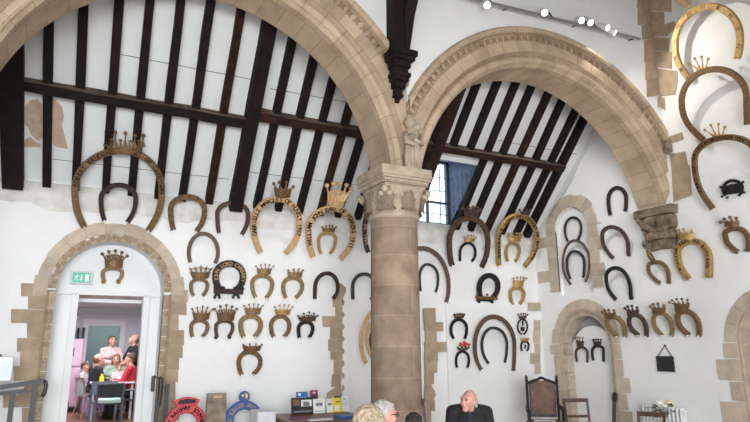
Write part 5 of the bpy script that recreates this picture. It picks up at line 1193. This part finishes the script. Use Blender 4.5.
t = thing('kitchen_table', 'white topped kitchen table the seated people gather around', 'table', (tx, ty, KF))
bm = NB(); box(bm, (tx, ty, KF + .735), (.85, 1.3, .03), bev=.006); mk('table_top', bm, PNT, t)
for sx in (-1, 1):
    for sy in (-1, 1): bm = NB(); bar(bm, (tx + sx * .37, ty + sy * .58, KF), (tx + sx * .37, ty + sy * .58, KF + .72), .045, .045); mk('leg', bm, PNTG, t)
q = (tx - .22, ty - .45)
bm = NB(); lathe(bm, (*q, KF + .751), [(.035, 0), (.045, .01), (.045, .11), (.02, .14), (.02, .17)], 14); tag(mk('sauce_bottle', bm, YEL, smooth=True), 'small bright yellow bottle on the kitchen table', 'bottle')
bm = NB(); lathe(bm, (tx + .1, ty - .4, KF + .751), [(.05, 0), (.09, .012), (.11, .02), (.105, .024), (.05, .01)], 18); tag(mk('plate', bm, PNT, smooth=True), 'white plate on the kitchen table before the person in red', 'plate')
bm = NB(); lathe(bm, (tx + .16, ty - .15, KF + .751), [(.03, 0), (.04, .09), (.036, .09), (.028, .01)], 14); tag(mk('mug', bm, PAP, smooth=True), 'white mug on the kitchen table beyond the plate', 'mug')
fr = atY(82.3, 360, 16.3).x
PINK = mat('pink_fridge_enamel', (.78, .47, .66), .25)
t = thing('fridge', 'pale pink fridge freezer against the left of the kitchen doorway view', 'fridge', (fr - .3, 16.6, KF))
ft = atY(76, 338.5, 16.3).z
bm = NB(); box(bm, (fr - .3, 16.65, (KF + .05 + ft) / 2), (.6, .6, ft - KF - .05), bev=.03); mk('cabinet', bm, PINK, t)
for z0, z1 in ((KF + .1, KF + 1.0), (KF + 1.02, ft - .01)):
    bm = NB(); box(bm, (fr - .3, 16.32, (z0 + z1) / 2), (.59, .06, z1 - z0), bev=.025); dr = mk('door', bm, PINK, t)
    bm = NB(); bar(bm, (fr - .54, 16.265, z0 + .3), (fr - .54, 16.265, z0 + .52), .02, .02); mk('handle', bm, PNTG, dr)
bm = NB(); box(bm, (fr - .3, 16.4, KF + .04), (.52, .5, .08)); mk('plinth', bm, IRON, t)
for k, (x, h) in enumerate(((fr - .14, .26), (fr - .02, .27), (fr - .36, .3))):
    bm = NB(); box(bm, (x, 16.6, ft + h / 2 + .001), (.045, .24, h), bev=.004); tag(mk('box_file', bm, IRON if k != 1 else GREY), ('dark upright box file on the pink fridge, middle of three', 'dark grey upright box file on the pink fridge, rightmost', 'dark upright box file on the pink fridge, leftmost')[k], 'box file', 'box files on the fridge')
cx0, cx1 = fr + .05, fr + 1.75
t = thing('kitchen_counter', 'kitchen counter with dishes under the serving opening', 'counter', ((cx0 + cx1) / 2, 16.35, KF))
bm = NB(); box(bm, ((cx0 + cx1) / 2, 16.4, KF + .43), (cx1 - cx0, .55, .86)); mk('cabinet', bm, PNTG, t)
bm = NB(); box(bm, ((cx0 + cx1) / 2, 16.38, KF + .89), (cx1 - cx0 + .04, .62, .04), bev=.005); mk('worktop', bm, BEECH, t)
ct = KF + .911
DARKG = mat('dark_bottle_green', (.04, .07, .04), .2)
t = thing('dish_rack', 'wire dish rack with plates on the kitchen counter beside the fridge', 'dish rack', (fr + .38, 16.3, ct))
bm = NB(); 
for z in (.02, .2): tube(bm, [(fr + .18, 16.15, ct + z), (fr + .58, 16.15, ct + z), (fr + .58, 16.45, ct + z), (fr + .18, 16.45, ct + z), (fr + .18, 16.15, ct + z)], .008, 6)
mk('wire_frame', bm, GMET, t)
for k in range(4): bm = NB(); cyl(bm, (fr + .24 + .09 * k, 16.3, ct + .14), (fr + .255 + .09 * k, 16.3, ct + .14), .12, seg=20); tag(mk('plate', bm, PNT), ('leftmost', 'second', 'third', 'rightmost')[k] + ' white plate standing in the kitchen dish rack', 'plate', 'plates in the dish rack')
for k, (x, h, m, lb) in enumerate(((.12, .24, PKP, 'pink bottle on the counter beside the fridge'), (.70, .30, DARKG, 'dark green bottle on the counter right of the dish rack'), (.80, .26, BLK, 'black bottle on the counter behind the standing woman'), (1.55, .28, IRON, 'dark coffee jug on the counter beside the standing man'))):
    bm = NB(); lathe(bm, (fr + x, 16.3, ct), [(.04, 0), (.045, .01), (.045, h * .6), (.018, h * .78), (.018, h)], 14); tag(mk('bottle', bm, m, smooth=True), lb, 'bottle')
bm = NB(); box(bm, (fr + .3, 15.75, KF + .36), (.5, .3, .72), bev=.02); t2 = tag(mk('shopping_bag', bm, mat('purple_bag', (.40, .25, .50), .7)), 'lilac shopping bag standing before the counter and fridge', 'bag')

# ================================================================ PEOPLE
def capsule(bm, a, b, ra, rb):
    t = bmesh.new(); a, b = V(a), V(b)
    for c, r in ((a, ra), (b, rb)): bmesh.ops.create_icosphere(t, subdivisions=2, radius=r, matrix=Matrix.Translation(c))
    h = bmesh.ops.convex_hull(t, input=t.verts)
    bmesh.ops.delete(t, geom=[v for v in t.verts if not v.link_faces], context='VERTS')
    inn = [g for g in h['geom_interior'] if isinstance(g, bmesh.types.BMVert) and g.is_valid]
    if inn: bmesh.ops.delete(t, geom=inn, context='VERTS')
    vm = {v: bm.verts.new(v.co) for v in t.verts}
    for f in t.faces:
        try: bm.faces.new([vm[v] for v in f.verts])
        except ValueError: pass
    t.free()
def chain(bm, pts, rs):
    for p, q, a, b in zip(pts, pts[1:], rs, rs[1:]): capsule(bm, p, q, a, b)
def hullsph(bm, items):
    t = bmesh.new()
    for c, r, s in items: bmesh.ops.create_icosphere(t, subdivisions=2, radius=1, matrix=Matrix.Translation(V(c)) @ Matrix.Diagonal((r * s[0], r * s[1], r * s[2], 1)))
    bmesh.ops.convex_hull(t, input=t.verts)
    bmesh.ops.delete(t, geom=[v for v in t.verts if not v.link_faces], context='VERTS')
    vm = {v: bm.verts.new(v.co) for v in t.verts}
    for f in t.faces:
        try: bm.faces.new([vm[v] for v in f.verts])
        except ValueError: pass
    t.free()
def fuse(bm, voxel, smooth=4):
    """fuse overlapping closed shapes into one continuous skin"""
    me = bpy.data.meshes.new('tmp'); bm.to_mesh(me); bm.free()
    ob = bpy.data.objects.new('tmp', me); C.objects.link(ob)
    r = ob.modifiers.new('r', 'REMESH'); r.mode = 'VOXEL'; r.voxel_size = voxel
    s = ob.modifiers.new('s', 'SMOOTH'); s.iterations = smooth; s.factor = .5
    m2 = bpy.data.meshes.new_from_object(ob.evaluated_get(bpy.context.evaluated_depsgraph_get()))
    bpy.data.objects.remove(ob); bpy.data.meshes.remove(me)
    out = bmesh.new(); out.from_mesh(m2); bpy.data.meshes.remove(m2); return out
SKIN = mat('fair_skin', (.68, .36, .27), .55, 0, (.60, .29, .22), 14); SKINP = mat('ruddy_skin', (.72, .40, .33), .5, 0, (.58, .25, .20), 12)
EYEM = mat('eye_dark', (.03, .02, .02), .3); LIPM = mat('lip', (.50, .20, .17), .5); BRW = mat('brow', (.25, .16, .11), .9)
def hairmat(n, c): return mat(n, c, .8, 0, tuple(v * .6 for v in c), 30, .6, 60)
HB = hairmat('brown_hair', (.16, .09, .05)); HG = hairmat('grey_hair', (.50, .47, .44)); HBL = hairmat('ash_blond_hair', (.52, .42, .30)); HD = hairmat('dark_hair', (.035, .025, .02)); HR = hairmat('reddish_brown_hair', (.28, .13, .07))
def person(label, M, seated=True, sc=1., top=None, bottom=None, skin=SKIN, hair=None, hair_style='short', yaw=0, pitch=0, lean=0., hands=None, collar=None, voxel=.014, glasses=False, sleeves='long', apron=None, group=None, shoulder=.19, feminine=False, head=(.02, .68), hs=1.):
    M = M @ Matrix.Scale(sc, 4); t = thing('person', label, 'person', M, group)
    hz = .53 if seated else .93
    L_ = lambda v: V(v)
    def up(x, y, z):  # torso point, z above hip, leaning forward
        c, s = math.cos(lean), math.sin(lean); return V((x, y * c + z * s, hz + z * c - y * s))
    sh = up(0, -.01, .47); nk = up(0, 0, .53)
    hc = up(0, *head)
    HM = Matrix.Translation(hc) @ Matrix.Rotation(yaw, 4, 'Z') @ Matrix.Rotation(-pitch, 4, 'X') @ Matrix.Scale(hs, 4)
    hp = lambda x, y, z: HM @ V((x, y, z))
    S1 = {-1: up(-shoulder, -.01, .46), 1: up(shoulder, -.01, .46)}
    hands = hands or ((-.10, .32, hz + .13), (.10, .32, hz + .13)) if seated else (hands or ((-.22, .08, hz - .05), (.22, .08, hz - .05)))
    W_ = {-1: V(hands[0]), 1: V(hands[1])}; E_ = {}
    for s in (-1, 1):
        a, b = S1[s], W_[s]; mid = (a + b) / 2; d = (b - a).length; k = math.sqrt(max(0, .285 ** 2 - (d / 2) ** 2)); out = V((s * .55, -.55, -.45)).normalized(); ax = (b - a).normalized(); out = (out - ax * out.dot(ax)).normalized(); E_[s] = mid + out * k
    if seated:
        K = {s: V((s * .11, .42, hz - .01)) for s in (-1, 1)}; A = {s: V((s * .11, .40, .09)) for s in (-1, 1)}
    else:
        K = {s: V((s * .095, .02, .48)) for s in (-1, 1)}; A = {s: V((s * .095, -.01, .08)) for s in (-1, 1)}
    HP = {s: V((s * .09, 0, hz)) for s in (-1, 1)}
    def limbs(bm, g, what):
        if 'torso' in what:
            hullsph(bm, [(up(0, 0, .02), .15 + g, (1.08, .74, .8)), (up(0, 0, .22), .135 + g, (1.0, .72, 1))]); hullsph(bm, [(up(0, 0, .22), .135 + g, (1.0, .72, 1)), (up(0, .005, .36), .15 + g, (1.1, .72, .9)), (up(0, -.01, .44), .10 + g, (1.5, .75, .6))])
            for s in (-1, 1): capsule(bm, nk + V((s * .03, -.005, -.03)), S1[s], .050 + g, .062 + g)
            if feminine: 
                for s in (-1, 1): sph(bm, up(s * .075, .09, .33), .07 + g)
        if 'arms' in what:
            for s in (-1, 1): chain(bm, [S1[s], E_[s]], [.06 + g, .045 + g])
        if 'fore' in what:
            for s in (-1, 1): chain(bm, [E_[s], E_[s].lerp(W_[s], .35), E_[s].lerp(W_[s], .93)], [.044 + g, .042 + g, .030 + g])
        if 'legs' in what:
            for s in (-1, 1): chain(bm, [HP[s], HP[s].lerp(K[s], .5), K[s], K[s].lerp(A[s], .35), A[s]], [.085 + g, .075 + g, .055 + g, .055 + g, .036 + g])
            hullsph(bm, [(V((0, -.01, hz + .02)), .14 + g, (1.15, .8, .75)), (V((0, .0, hz - .02)), .12 + g, (1.3, .8, .7))])
    bm = NB(); limbs(bm, 0, ('torso', 'arms', 'fore', 'legs'))
    for s in (-1, 1): capsule(bm, A[s] + V((0, -.03, -.04)), A[s] + V((0, .14, -.055)), .035, .028)
    capsule(bm, nk + V((0, -.02, -.05)), hp(0, -.025, -.06), .062, .056)
    sph(bm, hp(0, -.018, .035), .1, (.79, .98, .92), 3); hullsph(bm, [(hp(0, .02, .02), .078, (.92, .95, 1)), (hp(0, .035, -.05), .058, (1, .95, 1)), (hp(0, .055, -.098), .030, (1.1, .9, .8))])
    capsule(bm, hp(0, .092, .015), hp(0, .118, -.030), .009, .015); capsule(bm, hp(-.014, .098, -.034), hp(.014, .098, -.034), .011, .011)
    capsule(bm, hp(-.042, .082, .032), hp(.042, .082, .032), .013, .013); capsule(bm, hp(-.05, .062, -.03), hp(-.03, .075, -.028), .022, .02); capsule(bm, hp(.05, .062, -.03), hp(.03, .075, -.028), .022, .02)
    capsule(bm, hp(-.018, .088, -.066), hp(.018, .088, -.066), .010, .010)
    for s in (-1, 1):
        capsule(bm, hp(s * .078, -.012, .018), hp(s * .074, -.004, -.028), .017, .011)
        w = W_[s]; dirh = (w - E_[s]).normalized(); side = V((0, 0, 1)).cross(dirh); side = side.normalized() if side.length > .1 else V((1, 0, 0)); nrm = dirh.cross(side)
        hullsph(bm, [(w + side * .02, .018, (1, 1, 1)), (w - side * .02, .018, (1, 1, 1)), (w + dirh * .075 + side * .033, .013, (1, 1, 1)), (w + dirh * .075 - side * .033, .013, (1, 1, 1))])
        for k, l in enumerate((.058, .068, .064, .048)):
            b0 = w + dirh * .078 + side * (.032 - .0215 * k); b1 = b0 + dirh * l * .5 - nrm * .008; b2 = b1 + dirh * l * .35 - nrm * .026
            chain(bm, [b0, b1, b2], [.0105, .0095, .0085])
        tb = w + dirh * .025 + side * (-s) * .03; chain(bm, [tb, tb + dirh * .03 + side * (-s) * .022 - nrm * .008, tb + dirh * .055 + side * (-s) * .020 - nrm * .022], [.014, .011, .010])
    bm = fuse(bm, voxel, 3); pm('body', bm, skin, t, smooth=True)
    bm = NB(); limbs(bm, .016, ('torso', 'arms') + (('fore',) if sleeves == 'long' else ()))
    if collar: chain(bm, [nk + V((.06 * math.cos(a) * 1.15, .06 * math.sin(a) - .015, .012 - .03 * math.sin(a))) for a in [PI * .62 + k * PI * 1.76 / 12 for k in range(13)]], [.020] * 13)
    top_ = pm('jacket' if collar else 'top', fuse(bm, voxel, 4), top, t, smooth=True)
    if collar:
        bm = NB(); capsule(bm, up(0, .085, .36), nk + V((0, .035, -.01)), .05, .042); pm('shirt', fuse(bm, voxel * .7, 3), collar, t, smooth=True)
        for s in (-1, 1):
            bm = NB(); prism(bm, [nk + V((s * .07, .03, .0)), nk + V((s * .085, .07, -.06)), up(s * .03, .135, .28), up(s * .012, .135, .25), nk + V((s * .035, .08, -.07))], (0, -.008, .003)); pm('lapel', bm, top, t)
    bm = NB(); limbs(bm, .014, ('legs',)); pm('trousers', fuse(bm, voxel, 4), bottom, t, smooth=True)
    for s in (-1, 1):
        bm = NB(); capsule(bm, A[s] + V((0, -.03, -.04)), A[s] + V((0, .15, -.052)), .045, .036); capsule(bm, A[s] + V((0, -.03, -.02)), A[s] + V((0, -.02, -.04)), .045, .045)
        for v in bm.verts: v.co.z = max(v.co.z, .002)
        pm('shoe', fuse(bm, .012, 2), IRON, t, smooth=True)
    for s in (-1, 1):
        bm = NB(); sph(bm, hp(s * .034, .088, .010), .0115, (1, .6, .75), 2); pm('eye', bm, EYEM, t, smooth=True)
        bm = NB(); tube(bm, [hp(s * .016, .097, .030), hp(s * .034, .098, .036), hp(s * .054, .086, .030)], [.004, .005, .003], 6); pm('eyebrow', bm, hair or BRW, t)
    bm = NB(); tube(bm, [hp(-.024, .092, -.070), hp(0, .100, -.067), hp(.024, .092, -.070)], [.003, .0055, .003], 6); pm('mouth', bm, LIPM, t)
    if hair:
        bm = NB(); rg = random.Random(len(label))
        if hair_style == 'bald':
            for k in range(26):
                a = PI * 1.06 + k / 25 * PI * .88
                sph(bm, hp(.079 * math.cos(a), -.018 + .092 * math.sin(a), .0), .016, (1, 1, 2.2), 2)
                sph(bm, hp(.074 * math.cos(a), -.020 + .085 * math.sin(a), -.04), .016, (1, 1, 1.6), 2)
            bm = fuse(bm, .007, 3)
        elif hair_style == 'curly':
            sph(bm, hp(0, -.035, .035), .108, (.92, .92, 1), 3)
            for k in range(420):
                z = rg.uniform(-.75, 1); a = rg.uniform(0, 2 * PI); q = math.sqrt(1 - z * z); d = V((q * math.cos(a) * .108, q * math.sin(a) * .108 - .04, z * .118 + .03))
                if d.y > .045 and d.z < .085: continue
                sph(bm, hp(*d), rg.uniform(.009, .020), sub=1)
            bm = fuse(bm, .006, 1)
        else:
            hullsph(bm, [(hp(0, -.030, .048), .101, (.84, .96, .90)), (hp(0, .045, .092), .036, (1.4, .8, .6))])
            if hair_style == 'long':
                hullsph(bm, [(hp(0, -.055, .02), .09, (.98, .7, 1)), (hp(0, -.06, -.14), .07, (1.05, .5, 1))])
                for s in (-1, 1): chain(bm, [hp(s * .072, .01, .05), hp(s * .084, -.01, -.06), hp(s * .082, -.02, -.15)], [.022, .024, .018])
            else: capsule(bm, hp(-.04, -.085, -.02), hp(.04, -.085, -.02), .035, .035)
            for k in range(60):
                z = rg.uniform(-.1, 1); a = rg.uniform(PI * .95, PI * 2.05); q = math.sqrt(1 - z * z); sph(bm, hp(q * math.cos(a) * .086, q * math.sin(a) * .095 - .03, z * .094 + .045), .012, sub=1)
            bm = fuse(bm, .008, 2)
        pm('hair', bm, hair, t, smooth=True)
    if glasses:
        bm = NB()
        for s in (-1, 1):
            tube(bm, [hp(s * .036 + .026 * math.cos(a), .108, .008 + .020 * math.sin(a)) for a in [k * PI / 8 for k in range(17)]], .0028, 6); tube(bm, [hp(s * .062, .106, .014), hp(s * .080, .03, .016), hp(s * .080, -.02, .010)], .0028, 6)
        tube(bm, [hp(-.012, .110, .012), hp(0, .113, .016), hp(.012, .110, .012)], .0028, 6); pm('glasses', bm, IRON, t)
    if apron:
        bm = NB(); hullsph(bm, [(up(0, .07, .34), .10, (1.1, .7, .7)), (up(0, .075, .0), .13, (1.12, .72, .8)), (up(0, .09, -.34), .12, (1.2, .6, .6))]); pm('apron', fuse(bm, voxel, 3), apron, t, smooth=True)
    return t
BJ = mat('black_jacket_cloth', (.012, .012, .014), .85, 0, (.02, .02, .024), 30, .3, 50); NVY = mat('navy_shirt', (.016, .022, .04), .8); TRO = mat('charcoal_trousers', (.03, .03, .035), .9)
DEN = mat('blue_denim', (.08, .12, .22), .9); REDT = mat('red_knit', (.55, .03, .05), .85); GRT = mat('sage_green_top', (.30, .40, .33), .85); PKT = mat('pale_pink_blouse', (.66, .48, .50), .85); CRM = mat('cream_cardigan', (.66, .62, .55), .9); GRYT = mat('grey_jumper', (.25, .26, .28), .9); PAPR = mat('pink_apron', (.60, .25, .28), .85)
def seat_at(px, d, dirv, z=0): g = ground(px, d); return fmtx((g[0], g[1], z), dirv)
person('seated bald man in black jacket with open collar, looking left', seat_at(465.5, 7.0, (-.62, -.78)), True, .978, BJ, TRO, SKINP, HG, 'bald', yaw=-.62, pitch=-.12, head=(.09, .585), collar=NVY, voxel=.009, shoulder=.195)
person('seated person with curly ash blond hair seen from behind, beside the column foot', seat_at(367.5, 4.35, (.35, .94)), True, .955, CRM, DEN, SKIN, HBL, 'curly', yaw=-.1, voxel=.011, feminine=True)
person('seated balding grey-haired man with glasses, beside the curly blond head', seat_at(382, 4.85, (.93, .36)), True, .965, GRYT, TRO, SKINP, hairmat('white_hair', (.62, .57, .55)), 'short', yaw=-.35, glasses=True, hs=.88, voxel=.010)
person('seated dark-haired person of whom only the crown of the head shows before the column', seat_at(411, 5.5, (.5, .86)), True, .845, NVY, TRO, SKIN, HD, 'short', pitch=-.3, voxel=.012)
def chair_under(lbl, px, d, dirv, H, **k): 
    g = ground(px, d); v = V((dirv[0], dirv[1])).normalized(); chair(lbl, (g[0] - v.x * .02, g[1] - v.y * .02, 0), dirv, H, group='wooden chairs under the audience', **k)
chair_under('brown wooden chair under the bald man in the black jacket', 465.5, 7.0, (-.62, -.78), .94, W=.48)
chair_under('brown wooden chair under the curly blond person', 367.5, 4.35, (.35, .94), .9)
chair_under('brown wooden chair under the man with glasses', 384, 4.85, (.93, .36), .9)
chair_under('brown wooden chair under the dark-haired person', 411, 5.5, (.5, .86), .8)
chair('tall brown wooden chair standing side-on at the right of the column foot', ground(445, 6.2), (.88, -.47), 1.17, .36)
chair('brown wooden chair behind the column foot, only a rail end showing at its left', ground(383, 8.3), (.1, .99), 1.0, .46)
KW = .02
person('seated man in black jumper at the left of the kitchen table', seat_at(94.5, 13.2, (.95, .3), KF), True, 1.0, BJ, TRO, SKINP, HB, 'bald', yaw=-.1, voxel=.016, hands=((-.12, .36, .76), (.12, .38, .77)), lean=.12)
person('seated woman in sage green behind the kitchen table, facing the hall', seat_at(116.5, 14.3, (-.12, -1), KF), True, .98, GRT, DEN, SKIN, HR, 'long', voxel=.016, hands=((-.13, .36, .78), (.13, .36, .78)), lean=.1, feminine=True)
person('small child with reddish hair held before the woman in green', seat_at(120.5, 13.9, (-.2, -1), KF + .26), True, .62, PKT, DEN, SKIN, HR, 'short', voxel=.018)
person('seated person in a bright red jumper at the right of the kitchen table', seat_at(135.5, 13.2, (-.88, .45), KF), True, 1.0, REDT, TRO, SKIN, HB, 'short', voxel=.016, hands=((-.1, .38, .78), (.12, .38, .78)), lean=.15)
person('standing woman in pale pink blouse with short brown hair in the kitchen', seat_at(110.5, 14.6, (.25, -.95), KF), False, 1.0, PKT, TRO, SKIN, HB, 'short', pitch=-.25, voxel=.016, hands=((-.12, .34, 1.12), (.10, .36, 1.12)), feminine=True)
person('standing bald man in black T-shirt and pink apron in the kitchen', seat_at(133, 14.6, (-.95, -.3), KF), False, 1.02, BJ, TRO, SKINP, HB, 'bald', pitch=-.35, voxel=.016, hands=((-.12, .36, 1.05), (.12, .36, 1.05)), sleeves='short', apron=PAPR)
person('seated child with brown hair at the far left of the kitchen table', seat_at(85.5, 14.3, (.9, -.3), KF + .05), True, .8, CRM, REDT, SKIN, HB, 'short', voxel=.018)
